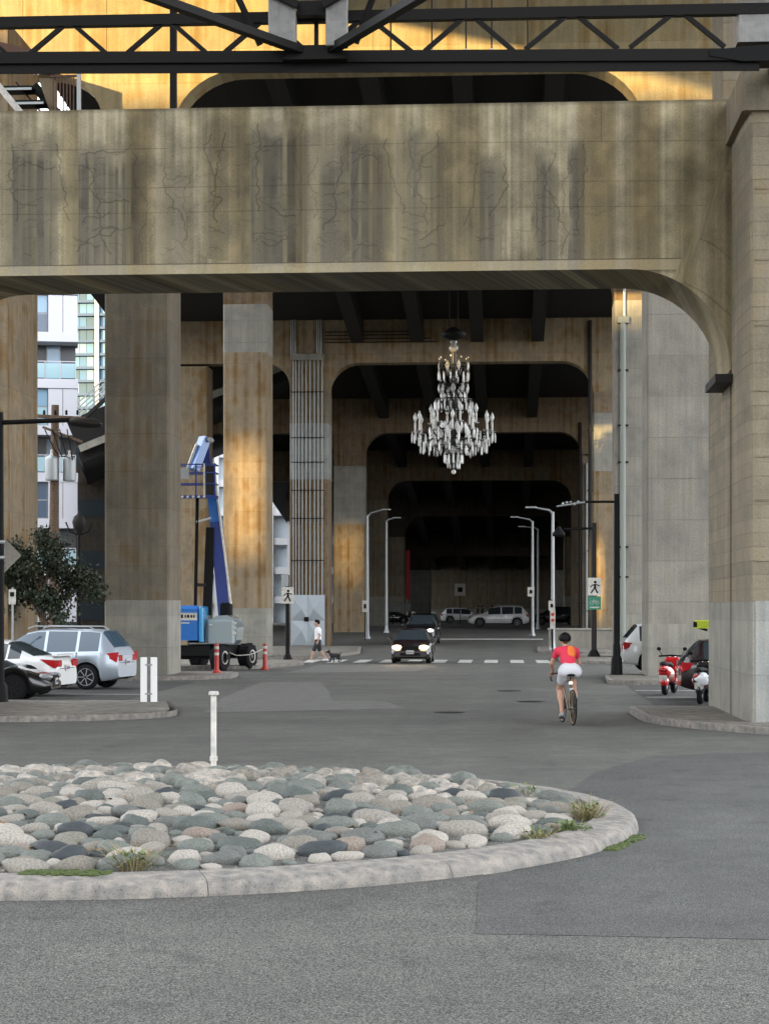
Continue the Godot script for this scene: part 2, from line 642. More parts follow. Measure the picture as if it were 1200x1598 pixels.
func rounded(pts: Array, radii: Array, steps := 6) -> Array:
	# an outline with its corners rounded
	var out := []
	var m := pts.size()
	for i in m:
		var p := Vector2(pts[i][0], pts[i][1])
		var a := Vector2(pts[(i + m - 1) % m][0], pts[(i + m - 1) % m][1])
		var b := Vector2(pts[(i + 1) % m][0], pts[(i + 1) % m][1])
		var r: float = radii[i]
		if r <= 0.0:
			out.push_back([p.x, p.y])
			continue
		var pa := p + (a - p).normalized() * r
		var pb := p + (b - p).normalized() * r
		for k in steps + 1:
			var t := float(k) / steps
			var q := pa.lerp(p, t).lerp(p.lerp(pb, t), t)
			out.push_back([q.x, q.y])
	return out

func inset(pts: Array, w: float) -> Array:
	var poly := PackedVector2Array()
	for p in pts:
		poly.push_back(Vector2(p[0], p[1]))
	var r := Geometry2D.offset_polygon(poly, -w)
	var out := []
	for p in r[0]:
		out.push_back([p.x, p.y])
	return out

func island(pts: Array, h: float, y := 0.0) -> void:
	# a raised pavement: kerb stone all round, slab inside
	var k := struct("kerb", slab(pts, y - 0.2, y + h - 0.012), M.kerb)
	var inner := inset(pts, 0.16)
	var o := put_mesh("pavement_slab", slab(inner, y + h - 0.03, y + h).mesh(), M.walk, k)
	o.set_meta("kind", "structure")

func ground() -> void:
	var g := []
	var zs := [420.0, 60.0]
	for i in 40:
		zs.push_back(-i * 5.0)
	zs.append_array([-260.0, -420.0, -900.0])
	zs.reverse()
	for z in zs:
		g.push_back([Vector3(600, ground_y(z), z), Vector3(8, ground_y(z), z), Vector3(-13, ground_y(z), z), Vector3(-600, ground_y(z), z)])
	struct("ground", MB.new().loft(g, false), M.asphalt)
	# worn older surface in front of the circle and to its left
	struct("road_worn_surface", flat_poly([[-40, -4], [40, -4], [40, -11.5], [4.4, -12.7], [1.2, -12.95], [-0.2, -13.0], [-0.18, -16.2], [-3, -14.5], [-7, -14.9], [-9.5, -17], [-40, -17]], 0.004), M.asphalt_worn)
	struct("road_patch", flat_poly([[-0.22, -15.4], [-0.2, -13.0], [1.2, -12.93], [4.4, -12.68], [9, -12.1], [12, -30.5], [5, -30.2], [2.2, -29.0], [1.2, -26], [0.6, -22.3], [0.9, -19.7], [0.5, -17.4]], 0.0075), M.asphalt_patch)
	# pale strips of resurfacing on the road ahead
	struct("road_strip", flat_poly([[-6.4, -40.5], [-2.2, -42.5], [-2.9, -46], [-4.2, -46.3], [-4.8, -52], [-5.6, -58], [-7.4, -58], [-7.0, -47]], 0.004), M.asphalt_pale)
	struct("road_strip", flat_poly([[-7.6, -66], [-3.2, -68], [-2.6, -74], [-4.6, -77], [-7.4, -76]], 0.004), M.asphalt_pale)
	# dark parking lots left and right
	struct("parking_lot", flat_poly([[-40, -44.4], [-10.0, -44.4], [-9.2, -46.5], [-9.4, -58], [-40, -58]], 0.004), M.asphalt_dark)
	struct("parking_lot", flat_poly([[3.4, -41.8], [14, -41.8], [14, -56], [3.5, -56]], 0.004), M.asphalt_dark)
	for q in [[-14.0, -45.8, 3.8], [-12.6, -49.2, 3.4], [3.5, -48.4, 4.0], [3.5, -52.4, 4.0]]:
		struct("parking_line", MB.new().box(Vector3(q[0] + q[2] / 2, 0.0085, q[1]), Vector3(q[2], 0.004, 0.11)), M.line)
	# zebra bars of the crossing
	for k in 10:
		var x := -8.24 + k * 1.09
		struct("crosswalk_bar", MB.new().box(Vector3(x, 0.006, -81.5), Vector3(0.56, 0.004, 4.6)), M.line)
	struct("stop_line", MB.new().box(Vector3(-1.0, 0.4, -117.0), Vector3(6.5, 0.06, 0.5), Basis(Vector3.RIGHT, 0.0)), M.line)
	for q in [[0.1, -52.0], [-1.2, -41.0], [0.6, -46.0]]:
		struct("manhole_cover", MB.new().lathe([[0.33, 0.0], [0.33, 0.008], [0.30, 0.010], [0.0, 0.010]], 18, Vector3(q[0], 0.0, q[1])), M.steel_dark)
	# kerbed corners
	island(rounded([[-34, -36.2], [-9.2, -36.8], [-6.6, -38.6], [-7.6, -43.6], [-34, -44.0]], [0, 2.0, 1.4, 0.9, 0]), 0.13)
	island(rounded([[2.6, -41.6], [2.7, -37.0], [5.2, -32.9], [20, -31.0], [20, -41.6]], [0.5, 1.6, 2.2, 0, 0]), 0.14)
	island(rounded([[-30, -59.4], [-11, -58.6], [-8.6, -60.6], [-8.9, -64.0], [-30, -64.2]], [0, 1.2, 1.2, 0.8, 0]), 0.13)
	island(rounded([[-30, -70.6], [-9.3, -70.0], [-7.9, -76.0], [-8.6, -79.6], [-30, -80.0]], [0, 1.6, 1.0, 0.5, 0]), 0.13)
	island(rounded([[-30, -84.0], [-8.2, -83.6], [-7.2, -95], [-8.4, -112], [-30, -113]], [0, 1.0, 1.0, 0.6, 0]), 0.13)
	island(rounded([[3.2, -62.6], [3.0, -56.6], [5, -56.2], [20, -56.2], [20, -62.6]], [0.6, 1.2, 0, 0, 0]), 0.13)
	island(rounded([[2.6, -90.6], [2.2, -82.0], [3.8, -77.0], [20, -76.6], [20, -90.6]], [0.5, 1.4, 1.0, 0, 0]), 0.13)
	island(rounded([[2.0, -121], [1.6, -98.0], [3.2, -95.0], [20, -95], [20, -121]], [0.5, 0.9, 0.6, 0, 0]), 0.13)
	# low pale wall along the far pavement on the right
	var w := thing("low_wall", "low pale concrete wall along the far pavement right of the road", "wall", Vector3(2.3, 0.0, -104))
	part("wall_block", MB.new().cbox(Vector3(4.0, 0.55, 0), Vector3(8.0, 1.1, 0.5), 0.03), M.concrete_pale, w)
	part("coping", MB.new().cbox(Vector3(4.0, 1.15, 0), Vector3(8.1, 0.1, 0.6), 0.02), M.paint, w)

func arc(poly: PackedVector2Array, c: Vector2, r: float, a0: float, a1: float, steps := 10) -> void:
	for k in steps + 1:
		var a := lerpf(a0, a1, float(k) / steps)
		poly.push_back(c + Vector2(cos(a), sin(a)) * r)

func column(parent: Node, called: String, x0: float, x1: float, z0: float, z1: float, bands: Array, chamfer := 0.06) -> void:
	# bands: [bottom, top, material] from the ground up, each a cast length of the column with a hair's step at the joint
	var o: Node = null
	for k in bands.size():
		var q: Array = bands[k]
		var grow: float = 0.004 if k % 2 == 0 else 0.0
		var mb := MB.new()
		var e := chamfer
		var xa := x0 - grow
		var xb := x1 + grow
		var za := z0 - grow
		var zb := z1 + grow
		var poly := PackedVector2Array([Vector2(xa + e, -za), Vector2(xb - e, -za), Vector2(xb, -za - e), Vector2(xb, -zb + e), Vector2(xb - e, -zb), Vector2(xa + e, -zb), Vector2(xa, -zb + e), Vector2(xa, -za - e)])
		mb.prism(poly, q[0], q[1], Transform3D(Basis(Vector3.RIGHT, Vector3.FORWARD, Vector3.UP), Vector3.ZERO))
		if o == null:
			o = part(called, mb, q[2], parent)
		else:
			part("painted_band" if q[2] == M.paint or q[2] == M.paint_blue else "column_length", mb, q[2], o)

const DECK := [[-1.0, 26.2], [-60.5, 23.8], [-84.3, 21.6], [-109.0, 18.7], [-132.5, 16.8], [-156.5, 15.2], [-180.5, 13.2], [-204.5, 10.2], [-232.0, 8.2]]

func bent(label: String, z: float, xl: Array, xr: Array, soffit: float, top: float, fil: float, deep: float, m: Material, lbands: Array, rbands: Array, left_bay := 0.0, right_bay := 0.0) -> Node3D:
	var b := thing("bridge_bent", label, "bridge pier", Vector3(0, ground_y(z), z), 0.0, "concrete bents carrying the bridge")
	var g := ground_y(z)
	var poly := PackedVector2Array()
	var s := soffit - fil - g
	if left_bay > 0.0:
		poly.append_array([Vector2(xl[0] - left_bay, top - g), Vector2(xl[0] - left_bay, soffit - g)])
		arc(poly, Vector2(xl[0] - fil * 0.8, s + fil * 0.2), fil * 0.8, PI / 2, 0.0)
		poly.push_back(Vector2(xl[0], s))
	else:
		poly.append_array([Vector2(xl[0], top - g), Vector2(xl[0], s)])
	arc(poly, Vector2(xl[1] + fil, s), fil, PI, PI / 2)
	arc(poly, Vector2(xr[0] - fil, s), fil, PI / 2, 0.0)
	if right_bay > 0.0:
		poly.push_back(Vector2(xr[1], s))
		arc(poly, Vector2(xr[1] + fil * 0.8, s + fil * 0.2), fil * 0.8, PI, PI / 2)
		poly.append_array([Vector2(xr[1] + right_bay, soffit - g), Vector2(xr[1] + right_bay, top - g)])
	else:
		poly.append_array([Vector2(xr[1], s), Vector2(xr[1], top - g)])
	part("arched_beam", MB.new().prism(poly, -1.15, 0.004), m, b)
	for k in lbands.size():
		lbands[k][1] = minf(lbands[k][1], s)
	for k in rbands.size():
		rbands[k][1] = minf(rbands[k][1], s)
	for q in [xl, xr]:
		part("column_head", MB.new().box(Vector3((q[0] + q[1]) / 2, (s + top - g) / 2, -(deep + 1.15) / 2 - 0.002), Vector3(q[1] - q[0] - 0.02, top - g - s, deep - 1.15)), m, b)
	column(b, "column", xl[0], xl[1], -deep, 0.0, lbands)
	column(b, "column", xr[0], xr[1], -deep, 0.0, rbands)
	return b

func bridge() -> void:
	var P: Material = M.paint
	var B: Material = M.concrete_brown
	var W: Material = M.concrete_warm
	var C: Material = M.concrete
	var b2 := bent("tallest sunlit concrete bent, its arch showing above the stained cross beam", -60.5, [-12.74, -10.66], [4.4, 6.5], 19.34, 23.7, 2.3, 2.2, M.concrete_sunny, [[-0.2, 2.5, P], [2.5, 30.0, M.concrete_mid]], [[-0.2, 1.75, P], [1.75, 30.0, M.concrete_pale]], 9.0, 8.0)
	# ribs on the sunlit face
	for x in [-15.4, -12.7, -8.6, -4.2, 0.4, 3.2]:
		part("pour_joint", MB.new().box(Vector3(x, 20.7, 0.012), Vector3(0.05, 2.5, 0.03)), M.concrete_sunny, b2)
	var b3 := bent("concrete bent with the golden-brown column behind the blue boom lift", -84.3, [-12.45, -10.5], [4.75, 6.1], 17.7, 21.5, 2.0, 2.1, B, [[-0.2, 2.26, P], [2.26, 13.57, W], [13.57, 30, P]], [[-0.2, 2.1, P], [2.1, 13.57, M.concrete_pale], [13.57, 30, M.paint]], 9.0, 8.0)
	var b4 := bent("concrete bent whose left column carries the conduits, just behind the chandelier", -109.0, [-12.27, -10.05], [4.92, 6.2], 16.26, 18.75, 1.75, 2.0, W, [[-0.2, 9.5, B], [9.5, 12.7, M.paint_blue], [12.7, 30, C]], [[-0.2, 9.9, W], [9.9, 13.2, P], [13.2, 30, B]], 9.5, 8.0)
	column(b4, "column", -19.0, -17.0, -2.0, 0.0, [[-0.2, 16.0, W]])
	bent("second concrete bent behind the chandelier, arch just under its candles", -132.5, [-11.9, -9.72], [5.22, 7.2], 14.43, 16.8, 1.6, 2.0, B, [[-1.0, 7.5, W], [7.5, 11.5, P], [11.5, 30, B]], [[-1.0, 30, C]], 9.0, 7.0)
	bent("third concrete bent behind the chandelier, arch below its lowest crystals", -156.5, [-11.8, -9.6], [5.34, 7.3], 12.74, 15.2, 1.6, 2.0, B, [[-1.0, 2.4, P], [2.4, 30, C]], [[-1.0, 30, C]], 9.0, 7.0)
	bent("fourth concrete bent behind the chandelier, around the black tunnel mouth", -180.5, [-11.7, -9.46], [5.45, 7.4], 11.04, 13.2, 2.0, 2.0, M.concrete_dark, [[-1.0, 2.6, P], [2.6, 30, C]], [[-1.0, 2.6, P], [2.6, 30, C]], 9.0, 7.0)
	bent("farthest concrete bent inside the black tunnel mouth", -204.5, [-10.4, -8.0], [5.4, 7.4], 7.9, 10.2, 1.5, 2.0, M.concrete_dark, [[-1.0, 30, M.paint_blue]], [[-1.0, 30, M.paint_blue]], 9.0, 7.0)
	# deck: slab, edge parapets and the girders under it
	var d := thing("bridge_deck", "dark underside of the bridge deck running overhead into the distance", "bridge deck", Vector3(0, 22, -60))
	for k in DECK.size() - 1:
		var a: Array = DECK[k]
		var e: Array = DECK[k + 1]
		var z0: float = a[0] + 60
		var z1: float = e[0] + 60
		var y0: float = a[1] - 22
		var y1: float = e[1] - 22
		var sec := MB.new()
		var top := 0.5
		var L := -17.5 if k < 2 else -22.5
		var R := 11.0
		sec.quad(Vector3(L, y0, z0), Vector3(L, y1, z1), Vector3(R, y1, z1), Vector3(R, y0, z0))
		sec.quad(Vector3(L, y0 + top, z0), Vector3(R, y0 + top, z0), Vector3(R, y1 + top, z1), Vector3(L, y1 + top, z1))
		sec.quad(Vector3(L, y0, z0), Vector3(L, y0 + top, z0), Vector3(L, y1 + top, z1), Vector3(L, y1, z1))
		sec.quad(Vector3(R, y0, z0), Vector3(R, y1, z1), Vector3(R, y1 + top, z1), Vector3(R, y0 + top, z0))
		sec.quad(Vector3(L, y0, z0), Vector3(R, y0, z0), Vector3(R, y0 + top, z0), Vector3(L, y0 + top, z0))
		sec.quad(Vector3(L, y1, z1), Vector3(L, y1 + top, z1), Vector3(R, y1 + top, z1), Vector3(R, y1, z1))
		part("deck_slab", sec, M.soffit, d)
		for x in [L + 0.15, R - 0.15]:
			var len := Vector2(z1 - z0, y1 - y0).length()
			part("parapet", MB.new().box(Vector3(x, (y0 + y1) / 2 + 1.0, (z0 + z1) / 2), Vector3(0.25, 1.0, len), Basis(Vector3.RIGHT, atan2(y0 - y1, z0 - z1) * -1.0)), M.concrete, d)
		if k > 0:
			for x in [-8.4, -5.0, -1.6, 1.8]:
				var len := Vector2(z1 - z0, y1 - y0).length() - 2.2
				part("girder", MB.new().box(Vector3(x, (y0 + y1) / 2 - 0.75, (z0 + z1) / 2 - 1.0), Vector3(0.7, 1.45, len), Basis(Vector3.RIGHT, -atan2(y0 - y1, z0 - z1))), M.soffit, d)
	# end wall
	var w := thing("end_wall", "greenish concrete wall closing the far end of the tunnel, pale band along its foot", "wall", Vector3(0, ground_y(-230), -230))
	part("wall_face", MB.new().box(Vector3(0, 4.4, -0.5), Vector3(60, 6.6, 1.0)), M.concrete, w)
	part("painted_band", MB.new().box(Vector3(0, 0.5, -0.45), Vector3(60, 1.9, 1.0)), M.paint, w)

func portal() -> void:
	# the low portal frame nearest to us: stained cross beam, right pier with a cap, left pier
	var p := thing("portal_frame", "nearest concrete portal frame with the stained, cracked cross beam", "bridge pier", Vector3(0, 0, -38))
	var poly := PackedVector2Array([Vector2(-16, 12.21), Vector2(-16, 6.9), Vector2(-12.1, 6.9)])
	arc(poly, Vector2(-10.1, 6.9), 2.0, PI, PI / 2, 14)
	arc(poly, Vector2(2.4, 6.9), 2.0, PI / 2, 0.0, 14)
	poly.append_array([Vector2(4.85, 6.9), Vector2(4.85, 12.21)])
	var mb := MB.new().prism(poly, -2.3, 0.0, Transform3D(), 1.0)
	for i in mb.u.size():
		mb.u[i] = Vector2((mb.v[i].x + 11.0) / 15.8, (12.21 - mb.v[i].y) / 3.33) if absf(mb.n[i].z) > 0.5 and mb.v[i].y > 8.7 else Vector2((mb.v[i].x + mb.v[i].z * 0.3 + 11.0) / 15.8, 0.45 + (12.21 - mb.v[i].y) * 0.05)
	part("cross_beam", mb, M.beam_face, p)
	part("bearing_block", MB.new().box(Vector3(4.25, 6.72, -0.75), Vector3(0.34, 0.16, 1.9)), M.steel_dark, p)
	# right pier
	var z := Transform3D(Basis(Vector3.RIGHT, Vector3.FORWARD, Vector3.UP), Vector3.ZERO)
	var out := PackedVector2Array([Vector2(4.42, 4.3), Vector2(4.42, 0.35), Vector2(4.52, 0.35), Vector2(4.52, 0.05), Vector2(4.42, 0.0), Vector2(4.42, -1.5), Vector2(4.46, -2.5), Vector2(4.5, -2.56), Vector2(7.6, -2.56), Vector2(7.6, 4.3)])
	for k in out.size():
		out[k] = Vector2(out[k].x, out[k].y)
	var low := MB.new().prism(out, -0.2, 2.35, z)
	var pier := part("column", low, M.paint, p)
	part("column_length", MB.new().prism(out, 2.353, 11.3, z), M.concrete_board, pier)
	part("column_cap", MB.new().cbox(Vector3(6.05, 11.72, 1.33), Vector3(3.5, 0.84, 2.7), 0.06), M.concrete, pier)
	part("upper_shaft", MB.new().box(Vector3(6.2, 17.0, -3.3), Vector3(3.4, 9.7, 2.0)), M.concrete, pier)
	part("painted_face", MB.new().box(Vector3(6.0, 1.1, 2.57), Vector3(2.9, 2.52, 0.012)), M.paint_blue, pier)
	for y in [3.1, 4.2, 5.0, 6.2, 7.4, 8.6, 9.9]:
		part("pour_joint", MB.new().box(Vector3(6.05, y, 2.565), Vector3(3.0, 0.03, 0.03)), M.concrete, pier)
	# left pier, a long slab of a leg
	part("column", MB.new().box(Vector3(-13.6, 3.4, -0.9), Vector3(3.0, 7.2, 7.0)), M.concrete, p)
	# the tan wall pier beyond the parked cars
	var t := thing("wall_pier", "tan concrete wall pier at the left edge behind the parked cars", "bridge pier", Vector3(-15.8, 0, -57.1))
	var lw := part("wall_length", MB.new().box(Vector3(0, 3.2, 0), Vector3(2.6, 6.8, 3.6)), M.concrete_warm, t)
	part("upper_length", MB.new().box(Vector3(-0.004, 13.0, 0), Vector3(2.6, 12.79, 3.6)), M.concrete_warm, lw)

func plain_block(called: String, label: String, at: Vector3, size: Vector3, m: Material, floor_h := 3.1) -> Node3D:
	# a plain banded block, for unseen masses placed to block light
	var b := thing(called, label, "building", at)
	var n := int(size.y / floor_h)
	part("wall", MB.new().box(Vector3(0, size.y / 2, 0), size), m, b)
	for k in n:
		part("window_band", MB.new().box(Vector3(0, (k + 0.55) * size.y / n, 0), Vector3(size.x - 1.0, 1.3, size.z + 0.06)), M.glass, b)
	return b

func unseen_sun_blockers() -> void:
	# unseen blocks towards the low sun, their gaps placed to throw sun patches
	plain_block("apartment_block", "broad pale unseen block behind the viewer, placed to shade the near frame", Vector3(-50.8, 0, 78), Vector3(51.6, 37.4, 6), M.concrete_pale)
	plain_block("apartment_block", "slim pale unseen block behind the viewer, placed to part two narrow sun gaps", Vector3(-82.05, 0, 78), Vector3(1.3, 41.0, 6), M.concrete_pale)
	plain_block("apartment_block", "tall pale unseen block behind the viewer, placed to shade the conduit column", Vector3(-95.25, 0, 78), Vector3(17.5, 46.0, 6), M.concrete_pale)
	plain_block("apartment_block", "long pale unseen block behind the viewer, placed to shade the far bents", Vector3(-150.75, 0, 78), Vector3(86.9, 58.0, 6), M.concrete_pale)
	plain_block("podium_block", "low unseen block behind the viewer, placed to end the sun patches above the ground", Vector3(-92, 0, 93), Vector3(60, 29.0, 9), M.concrete_pale)  # unseen low blocks, placed to trim the sun patches from below
	plain_block("podium_block", "unseen block behind the viewer, placed to trim the farthest sun patch from below", Vector3(-116.5, 0, 104), Vector3(9, 37.0, 8), M.concrete_pale)
	plain_block("podium_block", "unseen block behind the viewer, placed to trim the nearest gap from below", Vector3(-89.5, 0, 104), Vector3(9, 31.5, 8), M.concrete_pale)
	var s2 := thing("sky_bridge", "unseen block behind the viewer, placed to keep the sun off the chandelier", "bridge", Vector3(-79.0, 32.4, 78))  # unseen blocks across the gaps, placed to trim the sun from above
	part("wall", MB.new().box(Vector3(0, 2.7, 0), Vector3(4.76, 5.4, 4.0)), M.concrete_pale, s2)
	part("window_band", MB.new().box(Vector3(0, 2.7, 0), Vector3(3.0, 2.4, 4.06)), M.glass, s2)
	var s3 := thing("sky_bridge", "unseen block behind the viewer, placed to cap the sun patch from the farthest gap", "bridge", Vector3(-105.9, 37.6, 78))
	part("wall", MB.new().box(Vector3(0, 5.0, 0), Vector3(4.2, 10.0, 4.0)), M.concrete_pale, s3)
	part("window_band", MB.new().box(Vector3(0, 4.0, 0), Vector3(3.0, 3.0, 4.06)), M.glass, s3)
	var s := thing("sky_bridge", "unseen block behind the viewer, placed to cap the sun patch on the golden column", "bridge", Vector3(-84.6, 32.6, 78))
	part("wall", MB.new().box(Vector3(0, 5.0, 0), Vector3(4.8, 10.0, 4.0)), M.concrete_pale, s)
	part("window_band", MB.new().box(Vector3(0, 4.0, 0), Vector3(4.0, 3.0, 4.06)), M.glass, s)

func condo() -> void:
	var c := thing("white_condo", "white panelled condominium with recessed balconies beyond the parked cars", "building", Vector3(-31.85, 0, -123.1), 0.23)
	part("core", MB.new().box(Vector3(0, 16, -6), Vector3(7.9, 32, 8)), mat(lin(0.05, 0.055, 0.06), 0.3), c)
	var white := mat(lin(0.46, 0.46, 0.49), 0.5)
	var frame := mat(lin(0.25, 0.26, 0.27), 0.5)
	var panes := [mat(lin(0.20, 0.32, 0.42), 0.08), mat(lin(0.07, 0.10, 0.14), 0.08), mat(lin(0.28, 0.42, 0.46), 0.1)]
	var pw := MB.new().cbox(Vector3.ZERO, Vector3(0.93, 2.42, 0.3), 0.015).mesh()
	var ys := [1.4, 4.45, 7.52, 10.54, 13.6, 16.66, 19.7, 22.8, 25.8]
	for k in ys.size():
		part("floor_band", MB.new().cbox(Vector3(0.05, ys[k] + 0.3, -1.6), Vector3(8.1, 0.6, 3.2), 0.02), white, c)
		var y0: float = ys[k] + 0.6
		if k % 2 == 0:
			# closed floor: window then two panels, repeated
			for q in [-4.0, -0.95, 2.15]:
				for s in 2:
					var o := put_mesh("facade_panel", pw, white, c, Vector3(q + 0.49 + s * 0.96, y0 + 1.22, -0.2))
				if q > -4:
					var wn := part("window", MB.new().box(Vector3(q - 0.53, y0 + 1.22, -0.35), Vector3(1.04, 2.42, 0.12)), frame, c)
					part("pane", MB.new().box(Vector3(q - 0.53, y0 + 0.65, -0.28), Vector3(0.94, 1.1, 0.04)), panes[(k + 1) % 3 if k > 3 else 1], wn)
					part("pane", MB.new().box(Vector3(q - 0.53, y0 + 1.85, -0.28), Vector3(0.94, 1.1, 0.04)), panes[0 if k > 3 else 1], wn)
		else:
			# open floor: glazed doors set back, a balcony rail along the edge
			for q in 4:
				var dr := part("balcony_door", MB.new().box(Vector3(-3.2 + q * 1.9, y0 + 1.2, -1.9), Vector3(0.95, 2.35, 0.1)), frame, c)
				part("pane", MB.new().box(Vector3(-3.2 + q * 1.9, y0 + 1.2, -1.83), Vector3(0.8, 2.2, 0.04)), panes[q % 3], dr)
			var rail := part("balcony_rail", MB.new().box(Vector3(0.0, y0 + 1.15, -0.1), Vector3(7.9, 0.05, 0.06)), white, c)
			for q in 9:
				part("baluster", MB.new().box(Vector3(-3.9 + q * 0.98, y0 + 0.57, -0.1), Vector3(0.05, 1.1, 0.05)), white, rail)
			for q in 8:
				part("rail_pane", MB.new().box(Vector3(-3.41 + q * 0.98, y0 + 0.55, -0.1), Vector3(0.9, 0.95, 0.02)), panes[2], rail)
			part("side_wall", MB.new().box(Vector3(1.0, y0 + 1.22, -1.4), Vector3(0.18, 2.44, 2.2)), white, c)

func glass_tower() -> void:
	var t := thing("glass_tower", "tall pale blue glass tower far behind the white condominium", "building", Vector3(-90, 0, -400))
	var slab := mat(lin(0.02, 0.06, 0.13), 0.6)
	part("core", MB.new().box(Vector3(-5, 50, -12), Vector3(34, 100, 20)), mat(lin(0.08, 0.12, 0.14), 0.2), t)
	var gl := [mat(lin(0.085, 0.18, 0.27), 0.12), mat(lin(0.055, 0.13, 0.22), 0.12), mat(lin(0.12, 0.22, 0.30), 0.15), mat(lin(0.04, 0.08, 0.105), 0.12)]
	var pm := MB.new().box(Vector3.ZERO, Vector3(1.42, 2.2, 0.2)).mesh()
	for k in range(12, 28):
		part("floor_edge", MB.new().box(Vector3(-3, k * 2.8, -1.2), Vector3(30, 0.55, 2.6)), slab, t)
		if k >= 14 and k <= 25:
			for q in 12:
				put_mesh("pane", pm, gl[rng.randi_range(0, 3)], t, Vector3(-8.0 + q * 1.5, k * 2.8 + 1.42, -1.0))
	part("mullion", MB.new().box(Vector3(4.2, 50, 0.2), Vector3(0.9, 100, 0.5)), mat(lin(0.28, 0.28, 0.28), 0.5), t)
	var h := thing("distant_block", "small pale block seen low between the far ramp and the brown column", "building", Vector3(-44, 0, -220))
	part("wall", MB.new().box(Vector3(0, 7, -5), Vector3(14, 14, 10)), M.concrete_pale, h)
	for k in 4:
		for q in 7:
			put_mesh("window", MB.new().box(Vector3.ZERO, Vector3(1.3, 1.7, 0.12)).mesh(), gl[(k + q) % 4], h, Vector3(-6 + q * 2.0, 2.2 + k * 3.2, 0.02))

func white_tower() -> void:
	var t := thing("white_tower", "bright white gridded tower glimpsed between the conduit column and golden column", "building", Vector3(-23, 0, -196))
	var wm := mat(lin(0.5, 0.5, 0.5), 0.5)
	part("core", MB.new().box(Vector3(0, 24, -6), Vector3(17, 48, 10)), mat(lin(0.5, 0.56, 0.6), 0.2), t)
	for k in 16:
		part("floor_band", MB.new().box(Vector3(0, k * 3.0 + 0.2, -0.6), Vector3(17.4, 0.7, 1.0)), wm, t)
	for q in 10:
		part("upright", MB.new().box(Vector3(-8.5 + q * 1.88, 24, -0.5), Vector3(0.45, 48, 1.3)), wm, t)
	for q in [-7.2, -1.6, 4.0]:
		part("diagonal_brace", MB.new().bar(Vector3(q, 2, 0.5), Vector3(q - 5.5, 46, 0.5), 0.35), M.steel_dark, t)

func ramp() -> void:
	var r := thing("access_ramp", "dark sloping access ramp crossing behind the tall left column", "ramp", Vector3(-19.2, 15.0, -119.5), 0.2)
	var tilt := Basis(Vector3.BACK, 0.40)
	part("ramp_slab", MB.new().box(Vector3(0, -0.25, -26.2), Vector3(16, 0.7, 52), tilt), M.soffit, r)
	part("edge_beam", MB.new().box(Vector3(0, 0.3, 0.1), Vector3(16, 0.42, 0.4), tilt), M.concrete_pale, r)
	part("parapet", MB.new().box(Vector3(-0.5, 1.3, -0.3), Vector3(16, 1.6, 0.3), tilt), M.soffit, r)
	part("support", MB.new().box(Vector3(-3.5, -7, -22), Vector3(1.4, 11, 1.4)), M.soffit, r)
	var s := thing("stair_rail", "pale sloping stair handrails above the dark access ramp", "railing", Vector3(-25.4, 13.6, -113))
	for k in 4:
		part("rail", MB.new().bar(Vector3(0, k * 0.3, 0), Vector3(6, 5.4 + k * 0.3, 0), 0.07), M.galv, s)
	for k in 7:
		part("post", MB.new().box(Vector3(k, k * 0.9 + 0.35, 0), Vector3(0.07, 1.3, 0.07)), M.galv, s)
	part("stringer", MB.new().bar(Vector3(0, -0.35, 0), Vector3(6, 5.05, 0), 0.3, 0.2), M.steel_dark, s)
	part("leg", MB.new().box(Vector3(2.3, -5, -0.2), Vector3(0.3, 14, 0.3)), M.white, s)

